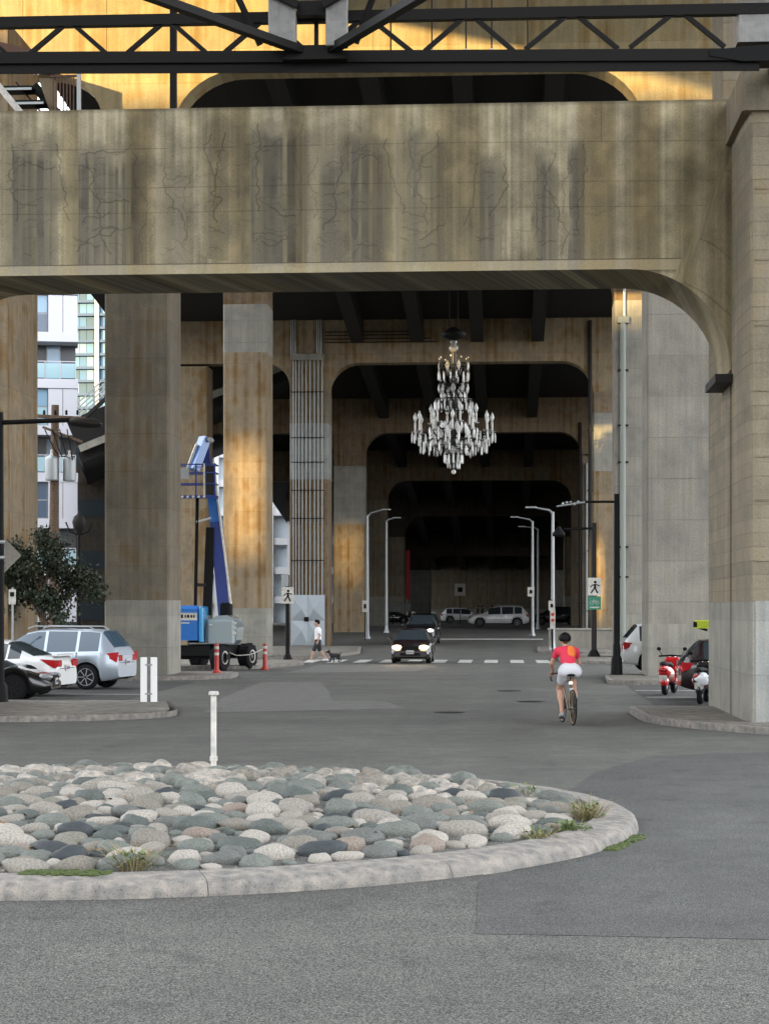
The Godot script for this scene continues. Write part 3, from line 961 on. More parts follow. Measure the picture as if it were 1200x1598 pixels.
func stair_tower() -> void:
	var o := thing("steel_stair", "rust-brown covered steel stair landing above the left end of the stained beam", "stairs", Vector3(-10.3, 12.2, -41.6))
	var rust := tri_mat(lin(0.12, 0.055, 0.03), M.steel.albedo_texture, 0.7, 0.7)
	# flight coming down to the right: two stringers, dark treads with pale nosings
	var a := Vector3(-0.9, 1.62, 0)
	var b := Vector3(0.15, 0.35, 0)
	part("stringer", MB.new().bar(a, b, 0.05, 0.14), M.white, o)
	part("stringer", MB.new().bar(a + Vector3(0.78, 0, -0.4), b + Vector3(0.78, 0, -0.4), 0.09, 0.2), M.black, o)
	for k in 4:
		var t := a.lerp(b, (k + 0.4) / 4.0)
		part("tread", MB.new().box(t + Vector3(0.36, 0, -0.3), Vector3(0.74, 0.04, 0.62)), M.black, o)
		part("tread_nosing", MB.new().box(t + Vector3(0.36, -0.05, 0.0), Vector3(0.72, 0.05, 0.03)), M.galv, o)
	part("soffit", MB.new().bar(a + Vector3(0.4, 0.05, -0.62), b + Vector3(0.4, 0.05, -0.62), 0.7, 0.03), M.black, o)
	# brown canopy panel, landing with pickets
	part("canopy", MB.new().prism(PackedVector2Array([Vector2(-1.3, 2.62), Vector2(0.02, 2.3), Vector2(0.3, 1.92), Vector2(-0.95, 2.22)]), -0.9, -0.05), rust, o)
	for k in 9:
		part("picket", MB.new().box(Vector3(-0.75 + k * 0.1, 2.02 - k * 0.012, -0.1), Vector3(0.025, 0.32, 0.025)), M.white, o)
	part("screen_panel", MB.new().prism(PackedVector2Array([Vector2(0.0, 1.75), Vector2(0.4, 1.75), Vector2(0.4, 0.75), Vector2(0.34, 0.75)]), -0.35, -0.3), M.concrete_warm, o)
	for k in 7:
		part("picket", MB.new().box(Vector3(0.36 + k * 0.075, 1.2, -0.2), Vector3(0.024, 1.1, 0.024)), rust, o)
	part("hand_rail", MB.new().box(Vector3(0.6, 1.76, -0.2), Vector3(0.62, 0.05, 0.05)), rust, o)
	part("landing", MB.new().box(Vector3(0.55, 0.55, -0.45), Vector3(0.95, 0.1, 0.9)), M.black, o)
	part("corner_post", MB.new().box(Vector3(0.93, 0.85, -0.2), Vector3(0.08, 2.0, 0.08)), M.galv, o)
	part("bracket", MB.new().box(Vector3(0.5, -0.05, -0.2), Vector3(0.14, 1.2, 1.6)), M.steel_dark, o)

func leafy_tree() -> void:
	var t := thing("street_tree", "small dark leafy street tree behind the parked silver car", "tree", Vector3(-13.65, 0.0, -55.6))
	part("trunk", MB.new().tube([Vector3(0.3, 0, 0), Vector3(0.25, 1.0, 0), Vector3(0.1, 2.2, 0.05), Vector3(0, 3.6, 0)], [0.13, 0.11, 0.09, 0.05], 8), M.wood, t)
	var limbs := MB.new()
	var tips := []
	for k in 13:
		var a := TAU * k * 0.382
		var from := Vector3(0.1, 1.7 + 0.13 * k, 0.02)
		var to := from + Vector3(cos(a) * rng.randf_range(0.5, 1.55), rng.randf_range(-0.1, 1.3), sin(a) * rng.randf_range(0.6, 1.1))
		var mid := from.lerp(to, 0.5) + Vector3(0, 0.2, 0)
		limbs.tube([from, mid, to], [0.045, 0.03, 0.012], 5)
		tips.append_array([to, mid, from.lerp(to, 0.75) + Vector3(0, 0.3, 0), to + Vector3(0.2, -0.35, 0.1), to + Vector3(-0.25, 0.3, -0.1)])
	part("limbs", limbs, M.wood, t)
	var leaf := MB.new()
	leaf.tri(Vector3(0, 0, 0), Vector3(0.055, 0.06, 0.015), Vector3(0, 0.15, 0))
	leaf.tri(Vector3(0, 0, 0), Vector3(0, 0.15, 0), Vector3(-0.055, 0.06, 0.015))
	var lm := mat(lin(0.017, 0.027, 0.010), 0.6)
	lm.vertex_color_use_as_albedo = true
	lm.backlight_enabled = true
	lm.backlight = lin(0.02, 0.035, 0.01)
	var mm := MultiMesh.new()
	mm.transform_format = MultiMesh.TRANSFORM_3D
	mm.use_colors = true
	mm.mesh = leaf.mesh()
	mm.instance_count = 13000
	for i in 13000:
		var c: Vector3 = tips[rng.randi_range(0, tips.size() - 1)]
		var d := Vector3(rng.randfn(), rng.randfn() * 0.7, rng.randfn()) * rng.randf_range(0.1, 0.27)
		var b := Basis.from_euler(Vector3(rng.randf_range(-1.4, 1.4), rng.randf() * TAU, rng.randf_range(-1, 1))).scaled(Vector3.ONE * rng.randf_range(0.35, 0.95))
		mm.set_instance_transform(i, Transform3D(b, c + d))
		var v := rng.randf_range(0.55, 1.5)
		mm.set_instance_color(i, Color(v, v * rng.randf_range(0.9, 1.05), v * 0.9))
	var mi := MultiMeshInstance3D.new()
	mi.multimesh = mm
	mi.material_override = lm
	mi.name = "crown"
	t.add_child(mi)
	mi.set_meta("kind", "stuff")

func surroundings() -> void:
	unseen_sun_blockers()
	condo()
	glass_tower()
	white_tower()
	ramp()
	stair_tower()
	leafy_tree()
	plain_block("warehouse", "long dark unseen block right of the bridge, placed to darken its far end", Vector3(22, 0, -185), Vector3(14, 22, 120), M.concrete_dark)  # side blocks out of view, placed to darken the far bents
	plain_block("warehouse", "dark unseen block left of the bridge, placed to darken its far bents", Vector3(-31, 0, -156), Vector3(6, 15, 36), M.concrete_dark)
	plain_block("office_block", "dark unseen block far left, placed to cut side light under the bridge", Vector3(-70, 0, -80), Vector3(24, 11, 50), M.concrete_dark)  # out of view, placed to cut light coming in from the left

func steel_truss() -> void:
	var t := thing("steel_truss", "dark steel lattice truss crossing overhead in front of the sunlit wall", "truss", Vector3(-3, 11.6, -33))
	var m: Material = M.truss
	var X := func(x: float) -> float: return -8.79 + 0.01106 * x + 3.0
	part("bottom_chord", MB.new().bar(Vector3(-9, 0.24, 0), Vector3(7.3, 0.02, 0), 0.22, 0.2), m, t)
	part("bottom_flange", MB.new().bar(Vector3(-9, 0.13, 0.02), Vector3(7.3, -0.09, 0.02), 0.03, 0.3), m, t)
	part("top_chord", MB.new().bar(Vector3(-9, 0.83, 0), Vector3(7.6, 0.81, 0), 0.17, 0.18), m, t)
	var tops := [-46.0, 110.0, 266.0, 422.0, 578.0, 738.0, 897.0, 1060.0]
	var bots := [-120.0, 30.0, 187.0, 343.0, 500.0, 660.0, 816.0, 977.0, 1140.0]
	for i in tops.size():
		part("diagonal", MB.new().bar(Vector3(X.call(bots[i] + 9), 0.2, 0), Vector3(X.call(tops[i] - 9), 0.76, 0), 0.075), m, t)
		part("diagonal", MB.new().bar(Vector3(X.call(tops[i] + 9), 0.76, 0), Vector3(X.call(bots[i + 1] - 9), 0.18, 0), 0.075), m, t)
	# level bracing running back overhead from the middle node
	var node := Vector3(X.call(500), 0.14, 0.1)
	part("node_plate", MB.new().prism(PackedVector2Array([Vector2(-0.55, -0.12), Vector2(0.55, -0.12), Vector2(0.3, 0.12), Vector2(-0.3, 0.12)]), 0.0, 0.2, Transform3D(Basis(), node)), m, t)
	part("plan_brace", MB.new().bar(node + Vector3(-0.15, 0.05, 0), node + Vector3(-6.2, 0.05, 9.0), 0.17, 0.13), m, t)
	part("plan_brace", MB.new().bar(node + Vector3(0.2, 0.05, 0), node + Vector3(5.6, 0.05, 9.0), 0.17, 0.13), m, t)
	part("rafter", MB.new().bar(Vector3(X.call(415), 0.3, 0.2), Vector3(X.call(370), 1.35, 0.6), 0.08), m, t)
	part("rafter", MB.new().bar(Vector3(X.call(563), 0.3, 0.2), Vector3(X.call(606), 1.35, 0.6), 0.08), m, t)
	part("hanger_plate", MB.new().cbox(Vector3(X.call(452), 0.95, 0.42), Vector3(0.47, 1.4, 0.22), 0.02), M.steel, t)
	part("hanger_plate", MB.new().cbox(Vector3(X.call(536), 0.93, 0.42), Vector3(0.37, 1.5, 0.22), 0.02), M.steel, t)
	part("cross_tie", MB.new().box(Vector3(X.call(497), 0.86, 0.32), Vector3(0.5, 0.24, 0.2)), m, t)
	part("rafter", MB.new().bar(Vector3(X.call(478), 0.84, 0.62), Vector3(X.call(428), 1.12, 0.62), 0.12), m, t)
	part("rafter", MB.new().bar(Vector3(X.call(515), 0.84, 0.62), Vector3(X.call(562), 1.12, 0.62), 0.12), m, t)
	part("upright", MB.new().box(Vector3(X.call(500), 0.5, -0.05), Vector3(0.07, 0.6, 0.07)), m, t)
	part("end_plate", MB.new().cbox(Vector3(7.24, 0.6, -0.25), Vector3(0.62, 0.7, 0.6), 0.03), M.steel, t)
	part("end_bracket", MB.new().prism(PackedVector2Array([Vector2(6.45, 0.1), Vector2(6.45, 0.0), Vector2(7.0, -0.1), Vector2(7.7, -0.1), Vector2(7.7, 0.2), Vector2(7.0, 0.14)]), -0.35, 0.14), M.black, t)
	part("bearing_stub", MB.new().box(Vector3(7.9, 0.3, -1.4), Vector3(0.25, 0.3, 2.2)), m, t)
	for k in 9:
		part("bolt", MB.new().ball(Vector3(7.0 + k * 0.06, 0.92, 0.24), Vector3(0.016, 0.016, 0.02), 6, 4), m, t)
	var p := thing("steel_post", "thin dark brown steel post standing on the top of the stained beam", "post", Vector3(-6.82, 12.21, -39.2))
	part("shaft", MB.new().box(Vector3(0, 2.4, 0), Vector3(0.13, 4.8, 0.13)), M.truss, p)
	part("base_plate", MB.new().box(Vector3(0, 0.015, 0), Vector3(0.3, 0.03, 0.3)), M.truss, p)
	var labels := ["thin hanging rod behind the truss, leftmost of five", "thin hanging rod behind the truss, second from left", "thin hanging rod behind the truss, middle one of five", "thin hanging rod behind the truss, second from right", "thin hanging rod behind the truss, rightmost of five"]
	var xs := [-2.15, -1.38, -0.74, -0.26, 0.41]
	for k in 5:
		var r := thing("hanging_rod", labels[k], "rod", Vector3(xs[k], 12.62, -36), 0.0, "rods hanging behind the truss")
		part("rod", MB.new().tube([Vector3(0, 0.08, 0), Vector3(0, 4.0, 0)], 0.016, 6), M.truss, r)
		part("clip", MB.new().box(Vector3(0, 0.04, 0), Vector3(0.07, 0.09, 0.05)), M.white, r)
	var lip := thing("cap_flashing", "small white post on the beam top at the arch's left end", "post", Vector3(-6.4, 12.21, -40.1))
	part("shaft", MB.new().box(Vector3(0, 0.15, 0), Vector3(0.05, 0.3, 0.05)), M.white, lip)
	part("foot", MB.new().box(Vector3(0, 0.01, 0), Vector3(0.12, 0.02, 0.12)), M.white, lip)

func stone_mesh(s: int) -> ArrayMesh:
	# a river cobble: flattened, a little lopsided
	var f := FastNoiseLite.new()
	f.seed = s
	f.frequency = 0.5 + 0.12 * (s % 4)
	f.fractal_octaves = 2
	var g := []
	for i in 8:
		var t := -PI / 2 + PI * i / 7.0
		var row := []
		for j in 14:
			var a := TAU * j / 14
			var d := Vector3(cos(t) * cos(a), sin(t), -cos(t) * sin(a))
			var k := 1.0 + 0.32 * f.get_noise_3d(d.x, d.y, d.z)
			var y := signf(d.y) * pow(absf(d.y), 0.85)
			row.push_back(Vector3(d.x, y, d.z) * k)
		g.push_back(row)
	return MB.new().loft(g).mesh()

func traffic_circle() -> void:
	var C := Vector3(-4.15, 0, -19.74)
	var t := thing("traffic_circle", "round traffic island paved with river cobbles inside a concrete kerb", "traffic island", C)
	var foot := mat(lin(0.02, 0.02, 0.02), 0.9)
	# kerb cast in lengths with open joints
	var lens := 16
	var ang0 := 0.35
	for k in lens:
		var a0 := ang0 + TAU * k / lens + 0.0006
		var a1 := ang0 + TAU * (k + 1) / lens - 0.0006
		var g := []
		for i in 9:
			var a := lerpf(a0, a1, i / 8.0)
			var o := Vector3(cos(a), 0, -sin(a))
			var w := 0.006 * sin(a * 37.0) + 0.004 * sin(a * 91.0)
			var row := []
			for q in [[5.06, -0.05], [5.06, 0.148], [5.075, 0.155], [5.2, 0.15], [5.40, 0.128], [5.455, 0.10], [5.49, 0.03], [5.505, -0.05]]:
				row.push_back(o * (q[0] + w) + Vector3(0, q[1] + w * 0.6, 0))
			g.push_back(row)
		var mb := MB.new().loft(g, false)
		mb.fan(g[0])
		mb.fan(g[-1], true)
		part("kerb_stone", mb, M.kerb, t)
	var g := []
	for i in 10:
		var r := 5.05 * i / 9.0
		var row := []
		for j in 48:
			var a := TAU * j / 48
			row.push_back(Vector3(cos(a) * r, 0.12 + 0.10 * (1.0 - pow(r / 5.05, 2.0)) + 0.012 * sin(a * 23 + r * 9), -sin(a) * r))
		g.push_back(row)
	g.reverse()
	part("mortar_bed", MB.new().loft(g), M.mortar, t)
	# cobbles: packed by throwing darts, large ones first
	var shapes := []
	for k in 7:
		shapes.push_back(stone_mesh(900 + k))
	var r := RandomNumberGenerator.new()
	r.seed = 31
	var placed := []
	var near := []
	for pass_no in 3:
		var want: float = [0.165, 0.12, 0.075][pass_no]
		for n in [3500, 7000, 9000][pass_no]:
			var rr := sqrt(r.randf()) * 4.9
			var a := r.randf() * TAU
			var p := Vector2(cos(a), sin(a)) * rr
			var rad := want * r.randf_range(0.75, 1.22)
			if p.length() + rad * 0.9 > 4.98:
				continue
			var ok := true
			for q in placed:
				if p.distance_to(q[0]) < (rad + q[1]) * 0.97:
					ok = false
					break
			if ok:
				placed.push_back([p, rad])
	var fars := [MB.new(), MB.new(), MB.new(), MB.new()]
	var list := []
	for q in placed:
		var p: Vector2 = q[0]
		var wx: float = p.x + C.x
		var wz: float = p.y + C.z
		var seen: float = wx / -wz + 0.272  # how far inside the left edge of the view
		list.push_back([seen < 0.0, -wz - q[1] * 20.0, p, q[1]])
	list.sort_custom(func(a, b): return a[1] < b[1] if a[0] == b[0] else not a[0])
	for i in list.size():
		var p: Vector2 = list[i][2]
		var rad: float = list[i][3]
		var hgt := rad * r.randf_range(0.42, 0.68)
		var base := 0.12 + 0.10 * (1.0 - pow(p.length() / 5.05, 2.0))
		var xf := Transform3D(Basis.from_euler(Vector3(r.randf_range(-0.16, 0.16), r.randf() * TAU, r.randf_range(-0.16, 0.16))) * Basis.from_scale(Vector3(rad * r.randf_range(1.0, 1.22), hgt, rad * r.randf_range(0.74, 0.98))), Vector3(p.x, base + hgt * 0.16, p.y))
		var sm: ArrayMesh = shapes[r.randi_range(0, 6)]
		var w := r.randf()
		var m: Material = M.stone[0 if w < 0.20 else 1 if w < 0.38 else 2 if w < 0.58 else 3 if w < 0.69 else 4 if w < 0.76 else 5 if w < 0.79 else 6 if w < 0.89 else 7 if w < 0.95 else 8]
		if i < 300:
			var o := put_mesh("cobble", sm, m, t)
			o.transform = xf
		else:
			var ar := sm.surface_get_arrays(0)
			var far: MB = fars[r.randi_range(0, 3)]
			for k in ar[Mesh.ARRAY_VERTEX].size():
				far.put(xf * ar[Mesh.ARRAY_VERTEX][k], (xf.basis.inverse().transposed() * ar[Mesh.ARRAY_NORMAL][k]).normalized())
	for k in 4:
		if fars[k].v.size():
			var o := part("far_cobbles", fars[k], M.stone[[1, 2, 0, 6][k]], t)
			o.set_meta("kind", "stuff")
	# grit and dead leaves lodged between the cobbles
	var grit := MB.new()
	for k in 900:
		var rr := sqrt(r.randf()) * 4.95
		var a := r.randf() * TAU
		var y := 0.125 + 0.10 * (1.0 - pow(rr / 5.05, 2.0))
		var q := r.randf_range(0.008, 0.03)
		grit.ball(Vector3(cos(a) * rr, y, sin(a) * rr), Vector3(q, q * 0.6, q * 0.8), 5, 3)
	part("grit", grit, M.stone[6], t).set_meta("kind", "stuff")
	var litter := MB.new()
	for k in 140:
		var rr := sqrt(r.randf()) * 4.9
		var a := r.randf() * TAU
		var c := Vector3(cos(a) * rr, 0.15 + 0.10 * (1.0 - pow(rr / 5.05, 2.0)) + r.randf() * 0.03, sin(a) * rr)
		var bb := Basis.from_euler(Vector3(r.randf_range(-0.6, 0.6), r.randf() * 6, r.randf_range(-0.6, 0.6)))
		litter.quad(c, c + bb * Vector3(0.03, 0.005, 0.01), c + bb * Vector3(0.0, 0.0, 0.07), c + bb * Vector3(-0.03, 0.008, 0.02))
	part("leaf_litter", litter, mat(lin(0.14, 0.085, 0.04), 0.85), t).set_meta("kind", "stuff")
	# weeds in the joint and moss at the kerb foot
	var green := mat(lin(0.09, 0.12, 0.035), 0.7)
	var straw := mat(lin(0.20, 0.165, 0.075), 0.85)
	var moss := tri_mat(lin(0.085, 0.13, 0.03), M.stone[0].albedo_texture, 0.2, 0.95)
	for q in [["dry straw-coloured weed tuft among the near cobbles", -2.95, -15.05, 0.26, 150, straw, 0.16], ["green weed tuft growing at the kerb's right end, tallest", 0.80, -19.0, 0.3, 130, straw, 0.15], ["low green weed in the joint at the right of the kerb", 0.62, -18.0, 0.14, 110, green, 0.15], ["yellowish weed tuft low by the last cobbles on the right", 0.30, -17.35, 0.15, 80, straw, 0.15], ["slim green weed sprig at the back right of the cobbles", 0.2, -21.0, 0.25, 30, green, 0.17]]:
		var o := thing("weed", q[0], "weed", Vector3(q[1], q[6] - 0.02, q[2]), 0.0, "weeds on the traffic island")
		var mb := MB.new()
		for k in int(q[4]):
			var a := r.randf() * TAU
			var lean := r.randf_range(0.2, 1.7)
			var b := Vector3(cos(a), 0, sin(a)) * r.randf() * 0.14
			var h: float = q[3] * r.randf_range(0.4, 1.0)
			var e := b + Vector3(cos(a) * lean * h, h * r.randf_range(0.3, 1.0), sin(a) * lean * h)
			var sx := Vector3(-sin(a), 0, cos(a)) * 0.0045
			var mid := b.lerp(e, 0.5) + Vector3(r.randf_range(-0.1, 0.1) * h, h * 0.22, r.randf_range(-0.1, 0.1) * h)
			mb.tri(b - sx, b + sx, mid + sx)
			mb.tri(b - sx, mid + sx, mid - sx)
			mb.tri(mid - sx, mid + sx, e)
		part("blades", mb, q[5], o)
		var ml := MB.new()
		for k in int(q[4] * 0.5):
			var a := r.randf() * TAU
			var c := Vector3(cos(a) * r.randf() * 0.2, r.randf_range(0.02, q[3] * 0.6), sin(a) * r.randf() * 0.2)
			var bb := Basis.from_euler(Vector3(r.randf() * 3, r.randf() * 6, r.randf() * 3))
			ml.quad(c, c + bb * Vector3(0.022, 0.01, 0), c + bb * Vector3(0.0, 0.045, 0), c + bb * Vector3(-0.022, 0.01, 0))
		part("leaves", ml, green, o)
	for q in [["bright moss patch on the near kerb beside the dry weed", -3.4, -14.72, 0.34, 0.1], ["long moss strip at the foot of the kerb's right bend", 1.12, -18.1, 0.07, 0.55]]:
		var mb := MB.new()
		for k in 130:
			var p := Vector3(r.randf_range(-1, 1) * q[3], 0, r.randf_range(-1, 1) * q[4])
			if q[4] > 0.3:
				p.x -= 0.31 * p.z
			mb.ball(p, Vector3(r.randf_range(0.015, 0.05), r.randf_range(0.01, 0.028), r.randf_range(0.015, 0.05)), 6, 4)
		var o := put_mesh("moss", mb.mesh(), moss, null, Vector3(q[1], 0.155 if q[4] < 0.3 else 0.012, q[2]))
		tag(o, q[0], "moss", "moss on the kerb")

func chandelier() -> void:
	var t := thing("chandelier", "giant crystal chandelier hanging under the bridge over the road", "chandelier", Vector3(-2.51, 8.77, -93))
	var iron := mat(lin(0.03, 0.028, 0.025), 0.4, 0.6)
	var clear := mat(lin(0.80, 0.80, 0.76), 0.12)
	clear.albedo_color.a = 0.62
	clear.transparency = BaseMaterial3D.TRANSPARENCY_ALPHA
	clear.clearcoat_enabled = true
	clear.clearcoat = 1.0
	clear.clearcoat_roughness = 0.05
	var smoky := mat(lin(0.22, 0.22, 0.20), 0.06)
	smoky.albedo_color = lin(0.62, 0.62, 0.58, 0.3)
	smoky.transparency = BaseMaterial3D.TRANSPARENCY_ALPHA
	smoky.clearcoat_enabled = true
	smoky.clearcoat = 1.0
	var wax := mat(lin(0.62, 0.60, 0.54), 0.4)
	# canopy box, cables and turned stem
	part("winch_box", MB.new().lathe([[0.1, 6.45], [0.5, 6.6], [0.62, 6.8], [0.4, 6.95], [0.15, 7.1]], 14), M.black, t)
	for s in [-0.2, 0.2]:
		part("cable", MB.new().tube([Vector3(s, 7.1, 0), Vector3(s, 11.2, 0)], 0.03, 6), M.black, t)
	part("stem", MB.new().lathe([[0.0, 0.2], [0.10, 0.25], [0.28, 0.6], [0.34, 1.0], [0.2, 1.4], [0.14, 1.8], [0.3, 2.1], [0.34, 2.4], [0.16, 2.7], [0.12, 3.1], [0.24, 3.35], [0.26, 3.6], [0.12, 3.9], [0.10, 4.3], [0.2, 4.5], [0.22, 4.8], [0.11, 5.0], [0.14, 5.3], [0.16, 5.8], [0.10, 5.9], [0.09, 6.4]], 14), iron, t)
	part("collar", MB.new().lathe([[0.10, 5.9], [0.22, 6.0], [0.24, 6.15], [0.12, 6.3], [0.2, 6.38], [0.1, 6.5]], 12), smoky, t)
	var prism := MB.new().lathe([[0.004, -0.26], [0.055, -0.2], [0.062, 0.12], [0.03, 0.22], [0.004, 0.25]], 6, Vector3.ZERO, Basis(), false).mesh()
	var kite := MB.new().lathe([[0.004, -0.30], [0.13, -0.12], [0.17, 0.02], [0.10, 0.17], [0.004, 0.29]], 8, Vector3.ZERO, Basis.from_scale(Vector3(1, 1, 0.38)), false).mesh()
	var flame := MB.new().lathe([[0.03, -0.2], [0.085, -0.06], [0.105, 0.04], [0.06, 0.17], [0.004, 0.29]], 8).mesh()
	var bead := MB.new().ball(Vector3.ZERO, Vector3.ONE * 0.055, 8, 5).mesh()
	var hang := func(called: String, m: Mesh, count: int, rad: float, y: float, off: float, mt: Material, size: float) -> void:
		for k in count:
			var a := TAU * (k + off) / count + rng.randf_range(-0.05, 0.05)
			var o := put_mesh(called, m, mt if rng.randf() > 0.3 else smoky, t, Vector3(cos(a) * rad, y + rng.randf_range(-0.04, 0.04), sin(a) * rad))
			o.rotation = Vector3(rng.randf_range(-0.05, 0.05), PI / 2 - a + rng.randf_range(-0.3, 0.3), 0)
			o.scale = Vector3(0.72, 0.95, 0.72) * size
	var ring := func(rad: float, y: float, thick: float) -> void:
		var pts := []
		for k in 33:
			pts.push_back(Vector3(cos(TAU * k / 32) * rad, y, sin(TAU * k / 32) * rad))
		part("hoop", MB.new().tube(pts, thick, 6, false), iron, t)
	var arms := func(count: int, rad: float, y0: float, y1: float, off: float, thick: float) -> void:
		for k in count:
			var a := TAU * (k + off) / count
			var d := Vector3(cos(a), 0, sin(a))
			part("arm", MB.new().tube([d * 0.14 + Vector3(0, y0, 0), d * rad * 0.35 + Vector3(0, y0 - 0.28, 0), d * rad * 0.75 + Vector3(0, lerpf(y0, y1, 0.5) - 0.34, 0), d * rad * 0.97 + Vector3(0, y1 - 0.16, 0), d * rad + Vector3(0, y1, 0)], thick, 6), iron, t)
	var candles := func(count: int, rad: float, y: float, off: float) -> void:
		for k in count:
			var a := TAU * (k + off) / count
			var d := Vector3(cos(a) * rad, y, sin(a) * rad)
			var c := part("candle", MB.new().lathe([[0.045, 0.0], [0.05, 0.46], [0.03, 0.48]], 8, d), wax, t)
			part("drip_pan", MB.new().lathe([[0.03, -0.06], [0.17, 0.0], [0.18, 0.03], [0.05, 0.03]], 10, d), smoky, c)
			put_mesh("flame_bulb", flame, clear, c, d + Vector3(0, 0.68, 0))
	# crown
	ring.call(0.72, 5.2, 0.035)
	arms.call(8, 0.74, 5.0, 5.5, 0.25, 0.025)
	hang.call("finial_bead", bead, 8, 0.72, 5.62, 0.25, clear, 1.0)
	hang.call("kite_crystal", kite, 8, 0.76, 5.16, 0.5, smoky, 0.95)
	hang.call("prism_crystal", prism, 14, 0.74, 4.72, 0.0, clear, 0.95)
	# second and third tier
	ring.call(0.66, 4.3, 0.03)
	arms.call(8, 0.66, 4.1, 4.45, 0.0, 0.025)
	hang.call("finial_bead", bead, 8, 0.62, 4.5, 0.0, clear, 0.9)
	hang.call("kite_crystal", kite, 9, 0.72, 4.1, 0.3, smoky, 0.95)
	hang.call("prism_crystal", prism, 13, 0.62, 3.72, 0.1, clear, 0.9)
	ring.call(0.88, 3.6, 0.03)
	arms.call(8, 0.88, 3.3, 3.6, 0.4, 0.025)
	hang.call("prism_crystal", prism, 16, 0.92, 3.28, 0.2, clear, 1.0)
	# candle tiers
	arms.call(6, 1.12, 2.5, 2.45, 0.2, 0.04)
	candles.call(6, 1.12, 2.45, 0.2)
	arms.call(12, 1.86, 1.9, 2.02, 0.0, 0.045)
	candles.call(12, 1.86, 2.02, 0.0)
	ring.call(1.5, 1.62, 0.03)
	hang.call("kite_crystal", kite, 14, 0.62, 2.3, 0.0, clear, 0.95)
	hang.call("kite_crystal", kite, 16, 1.18, 2.0, 0.5, clear, 1.0)
	hang.call("prism_crystal", prism, 18, 1.12, 1.62, 0.0, clear, 1.0)
	hang.call("prism_crystal", prism, 24, 2.02, 1.74, 0.3, clear, 1.0)
	hang.call("prism_crystal", prism, 20, 1.72, 1.62, 0.6, clear, 1.0)
	hang.call("prism_crystal", prism, 20, 1.62, 1.22, 0.2, clear, 1.0)
	hang.call("kite_crystal", kite, 14, 1.4, 1.5, 0.1, smoky, 1.0)
	# lower basket and drop
	ring.call(0.95, 1.35, 0.03)
	arms.call(8, 0.95, 1.5, 1.4, 0.3, 0.03)
	hang.call("kite_crystal", kite, 9, 0.95, 1.08, 0.2, clear, 0.95)
	hang.call("kite_crystal", kite, 7, 0.36, 1.25, 0.2, smoky, 1.0)
	ring.call(0.45, 0.95, 0.03)
	hang.call("prism_crystal", prism, 12, 0.44, 0.76, 0.0, clear, 1.1)
	hang.call("prism_crystal", prism, 10, 0.3, 0.5, 0.5, clear, 1.0)
	put_mesh("drop_ball", bead, clear, t, Vector3(0, 0.1, 0)).scale = Vector3.ONE * 2.2

func walker(h: float) -> MB:
	# the walking figure of a crossing sign, h high, lying in x, y
	var mb := MB.new()
	var k := h / 10.0
	var shapes := [
		[[4.6, 6.6], [5.9, 6.9], [6.1, 4.6], [5.9, 3.6], [4.5, 3.6], [4.4, 4.8]],
		[[4.9, 3.7], [6.0, 3.7], [7.6, 0.4], [6.5, 0.2]],
		[[4.4, 3.9], [5.5, 3.7], [4.0, 1.9], [3.0, 0.2], [2.1, 0.5], [3.2, 2.4]],
		[[4.7, 6.7], [4.9, 5.9], [3.4, 5.3], [2.3, 4.2], [1.8, 4.7], [3.1, 6.0]],
		[[5.8, 6.8], [6.1, 6.0], [7.2, 5.3], [8.4, 5.2], [8.5, 5.9], [7.5, 6.1]]]
	for q in shapes:
		var poly := PackedVector2Array()
		for p in q:
			poly.push_back(Vector2(p[0] - 5.0, p[1] - 4.4) * k)
		mb.prism(poly, 0.0, 0.004)
	var head := PackedVector2Array()
	for i in 12:
		head.push_back(Vector2(0.4 + cos(TAU * i / 12) * 0.95, 3.6 + sin(TAU * i / 12) * 0.95) * k)
	mb.prism(head, 0.0, 0.004)
	return mb

func moved(mb: MB, by: Vector3) -> MB:
	for i in mb.v.size():
		mb.v[i] += by
	return mb

func sign_plate(w: float, h: float, at: Vector3, r := 0.03) -> MB:
	var pts := rounded([[-w / 2, -h / 2], [w / 2, -h / 2], [w / 2, h / 2], [-w / 2, h / 2]], [r, r, r, r], 3)
	var poly := PackedVector2Array()
	for p in pts:
		poly.push_back(Vector2(p[0], p[1]))
	return MB.new().prism(poly, -0.006, 0.006, Transform3D(Basis(), at))

func street_lamp(label: String, at: Vector3, h: float, reach: float, rise: float) -> Node3D:
	var o := thing("street_lamp", label, "street lamp", at, 0.0, "grey street lamps beyond the crossing")
	part("pole", MB.new().tube([Vector3(0, 0, 0), Vector3(0, h * 0.5, 0), Vector3(0, h, 0)], [0.11, 0.09, 0.07], 8), M.galv, o)
	part("base", MB.new().lathe([[0.2, 0.0], [0.2, 0.12], [0.13, 0.2], [0.11, 0.5]], 10), M.galv, o)
	part("arm", MB.new().tube([Vector3(0, h - 0.1, 0), Vector3(reach * 0.2, h + rise * 0.4, 0), Vector3(reach, h + rise, 0)], [0.07, 0.06, 0.045], 8), M.galv, o)
	part("lantern_head", MB.new().cbox(Vector3(reach + signf(reach) * 0.2, h + rise + 0.02, 0), Vector3(0.55, 0.09, 0.24), 0.03), M.galv, o)
	return o

